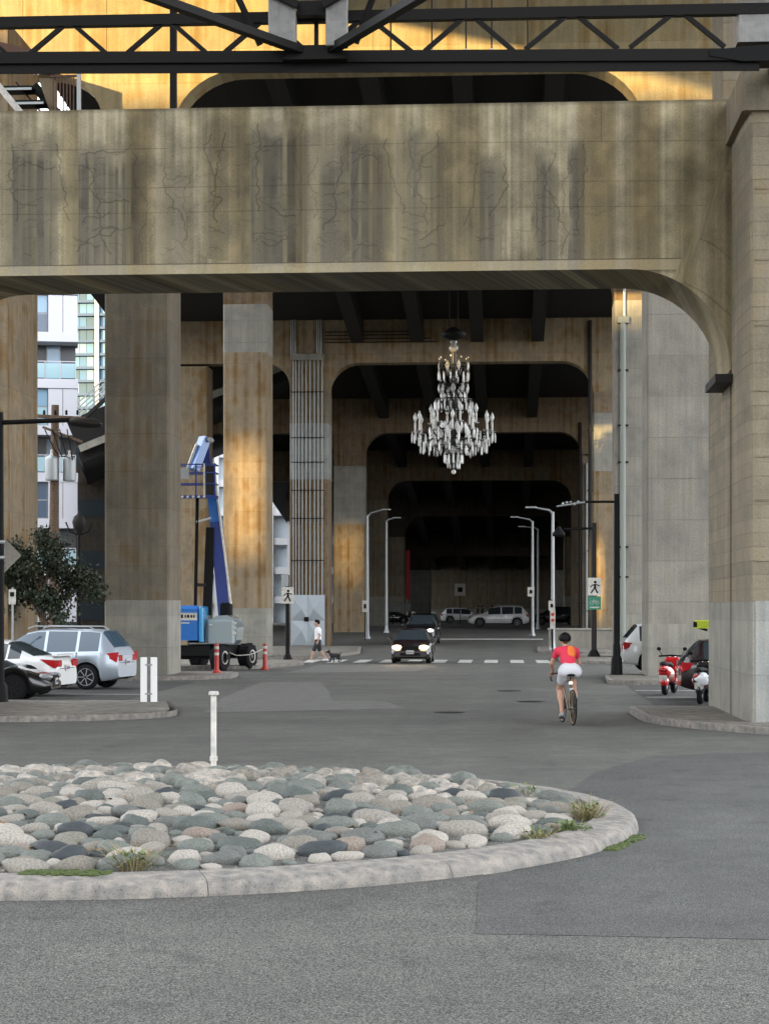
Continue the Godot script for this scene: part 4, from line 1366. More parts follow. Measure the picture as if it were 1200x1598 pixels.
func street_things() -> void:
	# --- conduits, cladding and pipes on the fourth bent
	var cb := thing("conduit_bundle", "row of thin grey conduits running up the brown concrete column", "conduits", Vector3(-11.2, 0.0, -108.96))
	for x in [-0.86, -0.71, -0.53, -0.34, -0.12, 0.1, 0.35, 0.57, 0.79]:
		part("conduit", MB.new().tube([Vector3(x, 3.0, 0.07), Vector3(x, 16.5, 0.07)], 0.032, 6), M.galv, cb)
	for q in [[-0.98, 19.2], [-0.86, 19.2], [-0.74, 19.2], [0.5, 19.0], [0.62, 19.0], [0.74, 19.2]]:
		part("conduit", MB.new().tube([Vector3(q[0], 16.5, 0.07), Vector3(q[0], q[1], 0.07)], 0.036, 6), M.galv, cb)
	part("junction_box", MB.new().cbox(Vector3(-0.05, 16.58, 0.14), Vector3(1.95, 0.36, 0.26), 0.02), M.paint, cb)
	for y in [5.0, 7.4, 9.0, 10.6, 12.0, 14.6]:
		part("strap", MB.new().box(Vector3(-0.05, y, 0.075), Vector3(1.9, 0.05, 0.09)), M.steel_dark, cb)
	for k in 4:
		part("branch_pipe", MB.new().tube([Vector3(0.95, 17.4 + k * 0.2, 0.1), Vector3(7.4 - k * 0.4, 17.4 + k * 0.2, 0.1)], 0.03, 6), M.steel_dark, cb)
	var cl := thing("metal_cladding", "silver sheet metal cladding folded round the foot of the conduit column", "cladding", Vector3(-11.2, 0.13, -108.95))
	var sheet := mat(lin(0.32, 0.36, 0.385), 0.4, 0.5)
	for row in 2:
		for col in 2:
			var w := 0.97
			var h := 1.43
			var c := Vector3(-0.52 + col * 0.98, 0.74 + row * 1.45, 0.1)
			var mb := MB.new()
			var p := [c + Vector3(-w / 2, -h / 2, 0), c + Vector3(w / 2, -h / 2, 0), c + Vector3(w / 2, h / 2, 0), c + Vector3(-w / 2, h / 2, 0)]
			var apex := c + Vector3(0.16 - 0.32 * col, 0.1 - 0.2 * row, 0.07)
			for k in 4:
				mb.tri(p[k], p[(k + 1) % 4], apex)
			part("cladding_panel", mb, sheet, cl)
	part("hatch", MB.new().box(Vector3(-0.1, 1.52, 0.17), Vector3(0.26, 0.26, 0.04)), M.black, cl)
	for q in [["dark drain pipe down the inner edge of the bent behind the chandelier", 4.75, -108.85, 18.4, 0.11, M.steel_dark], ["dark drain pipe inside the second arch on the right", 5.1, -132.4, 14.4, 0.12, M.steel_dark], ["pale vent pipe beside the dark drain pipe under the third arch", 5.55, -132.35, 11.6, 0.1, M.galv]]:
		var o := thing("drain_pipe", q[0], "pipe", Vector3(q[1], ground_y(q[2]), q[2]))
		part("pipe_run", MB.new().tube([Vector3.ZERO, Vector3(0, q[3], 0)], q[4], 8), q[5], o)
		for k in 4:
			part("bracket", MB.new().box(Vector3(0, 2.0 + k * 3.4, -0.06), Vector3(q[4] * 3, 0.08, 0.16)), M.steel_dark, o)
	var dp := thing("drain_pipe", "pale green downpipe with brackets on the right-hand column, brightly lit at its top", "pipe", Vector3(5.1, 0.13, -84.15))
	var pg := mat(lin(0.20, 0.22, 0.195), 0.6)
	part("pipe_run", MB.new().tube([Vector3(0, 0.3, 0), Vector3(0, 14.6, 0)], 0.13, 10), pg, dp)
	part("head_box", MB.new().cbox(Vector3(0, 14.7, 0), Vector3(0.5, 0.3, 0.3), 0.03), pg, dp)
	part("upper_pipe", MB.new().tube([Vector3(0.05, 14.8, 0), Vector3(0.05, 17.6, 0)], 0.07, 8), M.galv, dp)
	for y in [3.5, 4.8, 8.5, 10.1, 12.5]:
		part("bracket", MB.new().box(Vector3(0, y, -0.05), Vector3(0.46, 0.07, 0.26)), M.steel_dark, dp)
	# --- crossing signs
	var sl := thing("crossing_sign", "pedestrian crossing sign on the black pole left of the road", "sign", Vector3(-9.0, 0.13, -79.1))
	part("pole", MB.new().tube([Vector3.ZERO, Vector3(0, 3.5, 0)], 0.09, 8), M.black, sl)
	part("base", MB.new().lathe([[0.2, 0.0], [0.18, 0.1], [0.1, 0.25]], 10), M.black, sl)
	var pl := part("sign_plate", sign_plate(0.5, 0.68, Vector3(0.02, 2.66, 0.11)), M.white, sl)
	part("walking_figure", moved(walker(0.56), Vector3(0.02, 2.64, 0.118)), M.black, pl)
	var up := part("upper_plate", sign_plate(0.3, 0.5, Vector3(-0.09, 3.28, 0.105)), M.galv, sl)
	var sr := thing("crossing_sign", "pedestrian crossing sign over a small green sign on the brown-black pole with an arm", "sign", Vector3(3.88, 0.13, -85.0))
	part("pole", MB.new().tube([Vector3.ZERO, Vector3(0, 5.9, 0)], [0.12, 0.1], 8), M.steel_dark, sr)
	part("base", MB.new().lathe([[0.3, 0.0], [0.26, 0.08], [0.14, 0.3]], 10), M.black, sr)
	part("arm", MB.new().tube([Vector3(0, 5.65, 0), Vector3(-1.3, 5.62, 0)], 0.06, 6), M.black, sr)
	part("lantern", MB.new().lathe([[0.02, -0.22], [0.26, -0.2], [0.28, -0.08], [0.14, 0.1], [0.05, 0.24]], 10, Vector3(-1.55, 5.5, 0)), M.black, sr)
	var pr := part("sign_plate", sign_plate(0.58, 0.78, Vector3(0.02, 3.08, 0.13)), M.white, sr)
	part("walking_figure", moved(walker(0.64), Vector3(0.02, 3.05, 0.138)), M.black, pr)
	var gs := part("green_plate", sign_plate(0.56, 0.58, Vector3(0.02, 2.36, 0.13)), mat(lin(0.01, 0.16, 0.09), 0.5), sr)
	var bk := MB.new()
	for s in [-1, 1]:
		var pts := []
		for i in 13:
			pts.push_back(Vector3(0.02 + s * 0.12 + cos(TAU * i / 12) * 0.075, 2.38 + sin(TAU * i / 12) * 0.075, 0.14))
		bk.tube(pts, 0.011, 4, false)
	bk.bar(Vector3(-0.10, 2.38, 0.14), Vector3(0.0, 2.5, 0.14), 0.02)
	bk.bar(Vector3(0.0, 2.5, 0.14), Vector3(0.14, 2.38, 0.14), 0.02)
	bk.bar(Vector3(0.0, 2.5, 0.14), Vector3(0.03, 2.36, 0.14), 0.02)
	bk.box(Vector3(0.02, 2.17, 0.139), Vector3(0.4, 0.05, 0.006))
	part("cycle_symbol", bk, M.white, gs)
	# --- big black signal pole with a long arm
	var bp := thing("black_lamp_pole", "tall thick black pole with a slim arm reaching over the road, right of the cyclist", "lamp post", Vector3(3.52, 0.13, -61.4))
	part("pole", MB.new().tube([Vector3.ZERO, Vector3(0, 1.0, 0), Vector3(0, 5.75, 0)], [0.13, 0.10, 0.085], 10), M.black, bp)
	part("base", MB.new().lathe([[0.19, 0.0], [0.17, 0.5], [0.12, 0.62], [0.115, 0.95], [0.1, 1.0]], 12), M.black, bp)
	part("arm", MB.new().tube([Vector3(0, 5.5, 0), Vector3(-1.0, 5.5, 0)], 0.045, 6), M.black, bp)
	var fan := MB.new()
	for k in 6:
		var x := -1.1 - k * 0.12
		fan.ball(Vector3(x, 5.47 + 0.04 * sin(k * 2.3), 0.0), Vector3(0.04, 0.03 + 0.015 * (k % 3), 0.04), 6, 5)
	part("string_of_bulbs", fan, M.galv, bp)
	part("arm_tip", MB.new().tube([Vector3(-0.95, 5.5, 0), Vector3(-1.9, 5.36, 0)], [0.04, 0.03], 6), M.galv, bp)
	# --- grey lamps in the distance
	street_lamp("tall pale grey street lamp, nearest of those right of the road", Vector3(2.38, 0.14, -97.4), 7.0, -0.9, 0.22)
	street_lamp("grey street lamp standing behind the nearest one on the right", Vector3(1.73, 0.5, -124), 7.4, -0.95, 0.25)
	street_lamp("faint grey street lamp, farthest of those right of the road", Vector3(2.34, 0.78, -140), 7.3, -0.95, 0.15)
	street_lamp("grey street lamp left of the road, arm reaching right", Vector3(-8.48, 0.4, -118), 7.6, 0.95, 0.35)
	street_lamp("slim grey street lamp left of the road, behind the other", Vector3(-8.05, 0.62, -130), 7.6, 0.5, 0.2)
	for q in [["small white and red sign on a slim post before the low wall", 2.25, -92.5, 1.75, 0.25, 0.95, true], ["small white sign plate on the middle lamp to the right", 1.62, -123.8, 2.9, 0.42, 0.6, false], ["little white sign plate on the left-hand lamp", -8.62, -117.85, 2.1, 0.34, 0.7, false], ["small white sign plate on the nearest right-hand lamp", 2.32, -97.25, 2.4, 0.32, 0.5, false], ["white crossing sign near the far wall, left of the white car", -4.2, -178.0, 3.2, 1.0, 1.1, false]]:
		var o := thing("small_sign", q[0], "sign", Vector3(q[1], ground_y(q[2]), q[2]))
		part("post", MB.new().tube([Vector3.ZERO, Vector3(0, q[3] + 0.3, 0)], 0.035, 6), M.black, o)
		var sp := part("sign_plate", sign_plate(q[4], q[5], Vector3(0, q[3], 0.05)), M.white, o)
		if q[6]:
			part("red_disc", MB.new().lathe([[0.085, 0.0], [0.085, 0.01]], 12, Vector3(0, q[3] + 0.22, 0.058), Basis(Vector3.RIGHT, PI / 2)), M.red, sp)
			part("red_disc", MB.new().lathe([[0.085, 0.0], [0.085, 0.01]], 12, Vector3(0, q[3] - 0.06, 0.058), Basis(Vector3.RIGHT, PI / 2)), M.red, sp)
		else:
			part("dark_mark", MB.new().box(Vector3(0, q[3], 0.06), Vector3(q[4] * 0.45, q[5] * 0.4, 0.006)), M.black, sp)
	# --- left foreground: lamp post with arm, diamond plate; parking sign; utility pole; lantern
	var lp := thing("black_street_lamp", "black street lamp at the left edge, its arm reaching right to a flat head", "lamp post", Vector3(-11.33, 0.13, -42.5))
	part("pole", MB.new().tube([Vector3.ZERO, Vector3(0, 6.5, 0)], [0.11, 0.085], 10), M.black, lp)
	part("base", MB.new().lathe([[0.2, 0.0], [0.18, 0.35], [0.12, 0.45]], 10), M.black, lp)
	part("arm", MB.new().tube([Vector3(0, 6.27, 0), Vector3(1.6, 6.32, 0)], 0.055, 8), M.black, lp)
	part("lamp_head", MB.new().lathe([[0.02, -0.38], [0.1, -0.34], [0.15, -0.1], [0.15, 0.15], [0.1, 0.34], [0.02, 0.37]], 12, Vector3(1.95, 6.25, 0), Basis(Vector3(0, 0.75, 0), Vector3(1, -0.05, 0), Vector3(0, 0, 1.3))), M.steel_dark, lp)
	part("band", MB.new().lathe([[0.1, 3.2], [0.125, 3.22], [0.125, 3.26], [0.1, 3.28]], 10), M.galv, lp)
	part("band", MB.new().lathe([[0.1, 3.55], [0.125, 3.57], [0.125, 3.61], [0.1, 3.63]], 10), M.galv, lp)
	var dm := thing("diamond_sign", "pale back of a diamond sign fixed to the lamp post at the left edge", "sign", Vector3(-11.25, 3.42, -42.62))
	part("plate", MB.new().box(Vector3.ZERO, Vector3(0.55, 0.55, 0.012), Basis(Vector3.BACK, PI / 4)), M.concrete_pale, dm)
	part("bracket", MB.new().box(Vector3(-0.02, 0, 0.04), Vector3(0.1, 0.3, 0.06)), M.galv, dm)
	var pk := thing("parking_sign", "small white parking sign on a slim post before the tan leg", "sign", Vector3(-13.5, 0.0, -52.0))
	part("post", MB.new().tube([Vector3.ZERO, Vector3(0, 2.8, 0)], 0.03, 6), M.galv, pk)
	var pp := part("sign_plate", sign_plate(0.2, 0.42, Vector3(0.0, 2.55, 0.04)), M.white, pk)
	part("dark_mark", MB.new().box(Vector3(0.0, 2.62, 0.05), Vector3(0.11, 0.12, 0.006)), M.black, pp)
	var up2 := thing("utility_pole", "wooden utility pole carrying two grey transformers before the white condominium", "utility pole", Vector3(-18.05, 0.0, -76))
	part("pole", MB.new().tube([Vector3.ZERO, Vector3(0, 5, 0), Vector3(0.05, 10.4, 0)], [0.24, 0.2, 0.15], 10), M.wood, up2)
	part("crossarm", MB.new().box(Vector3(0.1, 9.9, 0.2), Vector3(2.4, 0.14, 0.12), Basis(Vector3.BACK, -0.06)), M.wood, up2)
	part("crossarm", MB.new().bar(Vector3(-0.4, 9.5, 0.22), Vector3(1.2, 8.9, 0.22), 0.1), M.wood, up2)
	for q in [[-0.02, 0.32], [0.6, -0.1]]:
		var tr := part("transformer", MB.new().lathe([[0.24, 0.0], [0.27, 0.06], [0.27, 0.85], [0.22, 0.95], [0.1, 1.0]], 12, Vector3(q[0], 7.35, q[1])), M.galv, up2)
		part("bushing", MB.new().lathe([[0.05, 0.95], [0.07, 1.05], [0.04, 1.12], [0.06, 1.2], [0.02, 1.25]], 8, Vector3(q[0], 7.35, q[1])), M.white, tr)
	for k in 5:
		part("insulator", MB.new().lathe([[0.03, 0.0], [0.06, 0.06], [0.04, 0.1], [0.06, 0.14], [0.02, 0.2]], 8, Vector3(-0.8 + k * 0.45, 9.98, 0.2)), M.black, up2)
	for k in 4:
		part("cable_loop", MB.new().tube([Vector3(-0.3 + k * 0.3, 9.4, 0.3), Vector3(0.1 + k * 0.25, 8.6 - k * 0.15, 0.4), Vector3(0.3 + k * 0.1, 8.3, 0.3)], 0.025, 5), M.black, up2)
	var ln := thing("park_lantern", "black globe lantern on a dark post above the street tree", "lamp post", Vector3(-15.8, 0.0, -70.5))
	part("post", MB.new().tube([Vector3.ZERO, Vector3(0, 5.1, 0)], [0.12, 0.07], 8), M.black, ln)
	part("lantern", MB.new().lathe([[0.08, 5.0], [0.2, 5.2], [0.26, 5.45], [0.2, 5.66], [0.08, 5.74], [0.03, 5.9]], 12), M.steel_dark, ln)
	for s in [-1, 1]:
		part("bracket", MB.new().tube([Vector3(0, 4.95, 0), Vector3(s * 0.35, 5.1, 0), Vector3(s * 0.5, 5.45, 0)], 0.03, 5), M.black, ln)
	# --- marker on the left corner, white post on the circle, red bollards
	var mk := thing("lane_marker", "two white boards on a grey post on the left kerbed corner", "marker", Vector3(-7.98, 0.13, -42.7))
	part("post", MB.new().box(Vector3(0, 0.5, 0), Vector3(0.09, 1.02, 0.05)), M.steel, mk)
	for s in [-1, 1]:
		part("board", MB.new().cbox(Vector3(s * 0.115, 0.5, 0.035), Vector3(0.15, 1.0, 0.02), 0.006), mat(lin(0.82, 0.82, 0.80), 0.5), mk)
	for y in [0.18, 0.83]:
		part("bolt", MB.new().box(Vector3(0, y, 0.05), Vector3(0.16, 0.035, 0.02)), M.galv, mk)
	var wp := thing("white_post", "white square post with a cap standing among the cobbles", "post", Vector3(-3.68, 0.2, -24.1))
	part("shaft", MB.new().cbox(Vector3(0, 0.46, 0), Vector3(0.066, 0.92, 0.066), 0.01), M.white, wp)
	part("cap", MB.new().cbox(Vector3(0, 0.945, 0), Vector3(0.115, 0.045, 0.1), 0.01), M.white, wp)
	part("base_plate", MB.new().cbox(Vector3(0, 0.12, 0), Vector3(0.09, 0.06, 0.09), 0.01), M.white, wp)
	var rb := mat(lin(0.36, 0.02, 0.012), 0.5)
	for q in [["red plastic bollard with two white bands in front of the boom lift", -9.4, -62.2, true], ["slim red bollard on the kerb beside the grey-footed column", -8.75, -69.6, false]]:
		var o := thing("bollard", q[0], "bollard", Vector3(q[1], 0.13 if q[3] else 0.0, q[2]), 0.0, "red bollards by the boom lift")
		part("post", MB.new().lathe([[0.14, 0.0], [0.15, 0.05], [0.075, 0.12], [0.07, 0.92], [0.05, 0.97]], 12), rb, o)
		for y in [0.58, 0.78]:
			part("reflective_band", MB.new().lathe([[0.0755, y], [0.0755, y + 0.09]], 12), M.white, o)
	var rp := thing("rope_barrier", "sagging pale rope slung from the lift towards the slim bollard", "rope", Vector3(-10.2, 0.6, -69.0))
	part("rope", MB.new().tube([Vector3(0, 0.15, 0), Vector3(0.5, -0.06, 0.05), Vector3(1.0, -0.03, 0.0), Vector3(1.4, 0.16, -0.4)], 0.02, 6), M.white, rp)
	var yb := thing("clearance_bar", "yellow-green bar with black end caps above the parked black hatchback", "barrier", Vector3(4.36, 1.76, -44.9))
	part("bar", MB.new().cbox(Vector3(0.5, 0.1, 0), Vector3(1.0, 0.19, 0.12), 0.02), mat(lin(0.42, 0.5, 0.02), 0.5), yb)
	part("end_cap", MB.new().cbox(Vector3(0.03, 0.1, 0), Vector3(0.1, 0.14, 0.125), 0.02), M.black, yb)
	part("end_cap", MB.new().cbox(Vector3(0.46, 0.09, 0.03), Vector3(0.06, 0.08, 0.1), 0.02), M.black, yb)
	part("bracket", MB.new().bar(Vector3(0.1, 0.02, 0), Vector3(0.3, -0.04, 0), 0.05), M.black, yb)
	part("post", MB.new().box(Vector3(1.05, -0.8, 0), Vector3(0.1, 1.9, 0.1)), M.black, yb)
	# --- far things: pale hoarding, red strip coloured for red light
	var hb := thing("hoarding", "long pale blue-grey hoarding far back left of the black cars", "hoarding", Vector3(-10.1, 0.85, -172))
	part("panel", MB.new().box(Vector3(0, 1.55, 0), Vector3(3.4, 0.8, 0.1)), M.paint_blue, hb)
	for k in 3:
		part("post", MB.new().box(Vector3(-1.6 + k * 1.6, 0.6, -0.05), Vector3(0.1, 1.2, 0.1)), M.black, hb)
	var rd := thing("red_banner", "tall dark red strip standing in for red light at the left of the black tunnel mouth", "banner", Vector3(-9.75, 3.2, -188))
	part("cloth", MB.new().box(Vector3(0, 2.4, 0), Vector3(0.85, 4.8, 0.04)), mat(lin(0.22, 0.012, 0.012), 0.8), rd)  # red light put into the colour of a thin sheet
	part("rail", MB.new().box(Vector3(0, 4.85, 0), Vector3(0.95, 0.08, 0.08)), M.black, rd)
	part("mast", MB.new().box(Vector3(-0.5, 0.9, 0), Vector3(0.08, 8.2, 0.08)), M.black, rd)
	var tb := thing("plastic_bag", "crumpled white plastic bag on the dark scooter before the hatchback", "bag", Vector3(4.5, 0.6, -44.4))
	var bag := MB.new()
	var f := FastNoiseLite.new()
	f.seed = 8
	f.frequency = 1.3
	var g := []
	for i in 9:
		var t := -PI / 2 + PI * i / 8
		var row := []
		for j in 12:
			var a := TAU * j / 12
			var d := Vector3(cos(t) * cos(a), sin(t), -cos(t) * sin(a))
			row.push_back(d * Vector3(0.17, 0.15, 0.13) * (1.0 + 0.55 * f.get_noise_3d(d.x * 1.6, d.y * 1.6, d.z * 1.6)))
		g.push_back(row)
	bag.loft(g)
	part("sack", bag, mat(lin(0.75, 0.78, 0.8), 0.35), tb)
	part("handle", MB.new().tube([Vector3(0.08, 0.08, 0), Vector3(0.2, 0.0, 0.02), Vector3(0.28, 0.05, 0)], [0.05, 0.03, 0.015], 6), mat(lin(0.75, 0.78, 0.8), 0.35), tb)

func keyed(keys: Array, x: float) -> float:
	for i in keys.size() - 1:
		if x <= keys[i + 1][0]:
			var t: float = clampf((x - keys[i][0]) / (keys[i + 1][0] - keys[i][0]), 0.0, 1.0)
			return lerpf(keys[i][1], keys[i + 1][1], t)
	return keys[-1][1]

func wheel(parent: Node, at: Vector3, r: float, w: float, spokes: int, rim: Material, side: float) -> void:
	var b := Basis(Vector3.RIGHT, PI / 2 * side)
	var wh := part("wheel", MB.new().lathe([[r * 0.70, -w / 2], [r * 0.92, -w / 2], [r, -w * 0.3], [r, w * 0.3], [r * 0.92, w / 2], [r * 0.72, w / 2]], 24, at, b), M.rubber, parent)
	part("rim", MB.new().lathe([[r * 0.70, -w * 0.1], [r * 0.73, w * 0.49], [r * 0.67, w * 0.5], [r * 0.64, w * 0.2], [0.001, w * 0.18]], 20, at, b), M.black, wh)
	var sp := MB.new()
	for k in spokes:
		var a := TAU * k / spokes
		var d := Vector3(cos(a), 0, sin(a))
		sp.bar(at + b * (d * r * 0.1 + Vector3(0, w * 0.40, 0)), at + b * (d * r * 0.69 + Vector3(0, w * 0.42, 0)), r * 0.17, w * 0.1)
	sp.lathe([[r * 0.65, w * 0.36], [r * 0.73, w * 0.49], [r * 0.66, w * 0.51], [r * 0.64, w * 0.38]], 20, at, b)
	sp.lathe([[r * 0.16, w * 0.3], [r * 0.15, w * 0.46], [0.001, w * 0.48]], 10, at, b)
	part("spokes", sp, rim, wh)

func car(called: String, label: String, at: Vector3, turn: float, s: Dictionary) -> Node3D:
	# local +X is the way it faces
	var o := thing(called, label, "car", at, turn)
	var L: float = s.L
	var W: float = s.W
	var hl := L / 2
	var hw := W / 2
	var wr: float = s.wheel
	var fx: float = hl - s.front
	var rx: float = -hl + s.rear
	var xs := []
	var x := -hl
	while x < hl:
		xs.push_back(x)
		x += 0.08
	xs.push_back(hl)
	for q in s.top:
		xs.push_back(q[0])
	for q in s.windows:
		xs.append_array([q[0], q[1]])
	for wx in [fx, rx]:
		for k in range(-9, 10):
			xs.push_back(wx + (wr + 0.07) * sin(k * PI / 18.0))
	xs.sort()
	var clean := [xs[0]]
	for v in xs:
		if v - clean[-1] > 0.012:
			clean.push_back(v)
	clean[-1] = hl
	xs = clean
	var g := []
	for v in xs:
		var top := keyed(s.top, v)
		var belt := minf(keyed(s.belt, v), top - 0.015)
		var e := clampf((absf(v) - (hl - 0.5)) / 0.5, 0.0, 1.0)
		var h := hw * (1.0 - 0.16 * e * e)
		var bot: float = s.clear + 0.10 * e * e
		for wx in [fx, rx]:
			var dx: float = absf(v - wx)
			var ra := wr + 0.07
			if dx < ra:
				bot = maxf(bot, wr + sqrt(ra * ra - dx * dx))
		var cab := clampf((top - belt) / 0.45, 0.0, 1.0)
		var tw := lerpf(h * 0.86, h * s.tumble, cab)
		var y1 := maxf(bot + 0.06, s.clear + 0.1)
		var y2 := maxf(y1 + 0.04, lerpf(s.clear, belt, 0.52))
		var y3 := maxf(y2 + 0.03, belt - 0.09)
		var half := [Vector2(bot, h * (0.93 if bot > s.clear + 0.2 else 0.86)), Vector2(y1, h * 0.965), Vector2(y2, h), Vector2(y3, h * 0.985), Vector2(belt, h * 0.945), Vector2(lerpf(belt, top, 0.90), tw), Vector2(lerpf(belt, top, 0.985), tw - 0.10 * hw), Vector2(top + 0.012 * cab, tw * 0.45)]
		var row := []
		for q in half:
			row.push_back(Vector3(v, q.x, -q.y))
		for k in range(7, -1, -1):
			row.push_back(Vector3(v, half[k].x, half[k].y))
		g.push_back(row)
	# smooth normals over the whole skin, then faces handed out to body and glazing
	var rows := g.size()
	var cols: int = g[0].size()
	var nn := []
	for i in rows:
		var r := PackedVector3Array()
		r.resize(cols)
		nn.push_back(r)
	for i in rows - 1:
		for j in cols - 1:
			var f: Vector3 = (g[i + 1][j] - g[i][j]).cross(g[i][j + 1] - g[i][j])
			f = -f.normalized() if f.length() > 1e-9 else Vector3.ZERO
			for q in [[i, j], [i + 1, j], [i, j + 1], [i + 1, j + 1]]:
				nn[q[0]][q[1]] += f
	var body := MB.new()
	var panes := {}
	for i in rows - 1:
		var mid: float = (g[i][0].x + g[i + 1][0].x) / 2
		for j in cols - 1:
			var m: MB = body
			var key := ""
			if j == 4 or j == 10:
				for k in s.windows.size():
					if mid > s.windows[k][0] and mid < s.windows[k][1]:
						key = "side_window%d_%d" % [k, j]
			elif j >= 5 and j <= 9:
				if mid > s.screen[0] and mid < s.screen[1]:
					key = "windscreen"
				elif mid > s.back[0] and mid < s.back[1]:
					key = "rear_window"
			if key != "":
				if not panes.has(key):
					panes[key] = MB.new()
				m = panes[key]
			for q in [[i, j], [i + 1, j + 1], [i, j + 1], [i, j], [i + 1, j], [i + 1, j + 1]]:
				m.put(g[q[0]][q[1]], nn[q[0]][q[1]].normalized())
	body.fan(g[0])
	body.fan(g[-1], true)
	var paint: Material = s.paint
	var bo := part("body", body, paint, o)
	for key in panes:
		part("side_window" if key.begins_with("side") else key, panes[key], s.get("glass", M.glass), o)
	part("underbody", MB.new().box(Vector3(0, s.clear + 0.17, 0), Vector3(L - 0.5, 0.3, W * 0.84)).box(Vector3(fx, wr + 0.12, 0), Vector3(wr * 2.1, 0.5, W * 0.8)).box(Vector3(rx, wr + 0.12, 0), Vector3(wr * 2.1, 0.5, W * 0.8)), M.black, o)
	for wx in [fx, rx]:
		for sd in [-1.0, 1.0]:
			wheel(o, Vector3(wx, wr, sd * (hw - 0.13)), wr, 0.2, s.get("spokes", 7), s.get("rim", M.galv), sd)
	for sd in [-1.0, 1.0]:
		var hy: float = s.lamp_y
		var hm: Material = s.get("head", M.lens)
		part("headlight", MB.new().ball(Vector3(hl - 0.17, hy, sd * hw * 0.66), Vector3(0.2, 0.085, 0.19), 12, 8, Basis(Vector3.UP, sd * 0.5)), hm, o)
		var tl := PackedVector2Array()
		for p in s.tail:
			tl.push_back(Vector2(p[0], p[1]))
		var dz: float = hw * 0.86
		part("tail_light", MB.new().prism(tl, -0.07, 0.07, Transform3D(Basis(), Vector3(-hl, 0, sd * dz))), M.tail, o)
		part("tail_light", MB.new().cbox(Vector3(-hl + 0.02, s.tail_y, sd * hw * 0.62), Vector3(0.07, 0.16, 0.3), 0.02), M.tail, o)
		part("mirror", MB.new().cbox(Vector3(s.screen[1] - 0.35, keyed(s.belt, 0.4) + 0.08, sd * (hw + 0.08)), Vector3(0.12, 0.15, 0.2), 0.04), paint, o)
		for q in s.handles:
			part("door_handle", MB.new().cbox(Vector3(q, keyed(s.belt, q) - 0.13, sd * (hw - 0.005)), Vector3(0.2, 0.035, 0.045), 0.01), M.chrome if s.get("chrome", true) else paint, o)
		for q in s.seams:
			part("door_seam", MB.new().box(Vector3(q, (keyed(s.belt, q) + s.clear) / 2 + 0.07, sd * (hw * 0.988)), Vector3(0.012, keyed(s.belt, q) - s.clear - 0.16, 0.02)), M.black, o)
		part("sill", MB.new().box(Vector3((fx + rx) / 2, s.clear + 0.04, sd * hw * 0.88), Vector3(fx - rx - wr * 2.3, 0.1, 0.08)), M.black, o)
		part("fog_light", MB.new().ball(Vector3(hl - 0.1, s.clear + 0.2, sd * hw * 0.62), Vector3(0.06, 0.05, 0.14), 8, 6), s.get("fog", M.black), o)
		part("reflector", MB.new().cbox(Vector3(-hl + 0.05, s.clear + 0.22, sd * hw * 0.68), Vector3(0.06, 0.05, 0.2), 0.01), M.tail, o)
		if s.get("rails", false):
			part("roof_rail", MB.new().tube([Vector3(-hl + 0.75, s.roof - 0.02, sd * hw * 0.62), Vector3(-hl + 0.9, s.roof + 0.06, sd * hw * 0.62), Vector3(0.2, s.roof + 0.07, sd * hw * 0.62), Vector3(0.4, s.roof, sd * hw * 0.62)], 0.022, 6), M.galv, o)
	part("grille", MB.new().cbox(Vector3(hl - 0.02, s.lamp_y - 0.04, 0), Vector3(0.06, 0.14, W * 0.42), 0.02), M.black, o)
	part("lower_grille", MB.new().cbox(Vector3(hl - 0.02, s.clear + 0.2, 0), Vector3(0.06, 0.13, W * 0.5), 0.02), M.black, o)
	for q in [hl + 0.02, -hl - 0.02]:
		var pl := part("licence_plate", MB.new().cbox(Vector3(q, s.plate_y if q < 0 else s.clear + 0.28, 0), Vector3(0.02, 0.15, 0.31), 0.004), M.white, o)
		var ch := MB.new()
		for k in 6:
			ch.box(Vector3(q + signf(q) * 0.012, (s.plate_y if q < 0 else s.clear + 0.28) - 0.005, -0.11 + k * 0.044), Vector3(0.004, 0.07, 0.022))
		part("plate_characters", ch, mat(lin(0.03, 0.05, 0.16), 0.6), pl)
	part("rear_bumper_line", MB.new().box(Vector3(-hl + 0.03, s.clear + 0.34, 0), Vector3(0.05, 0.012, W * 0.7)), M.black, o)
	part("boot_seam", MB.new().box(Vector3(-hl + 0.02, s.tail_y - 0.13, 0), Vector3(0.06, 0.012, W * 0.6)), M.black, o)
	return o

func car_paint(r: float, g: float, b: float, metal := 0.0) -> StandardMaterial3D:
	var m := mat(lin(r, g, b), 0.35, metal)
	m.clearcoat_enabled = true
	m.clearcoat = 0.9
	m.clearcoat_roughness = 0.06
	return m

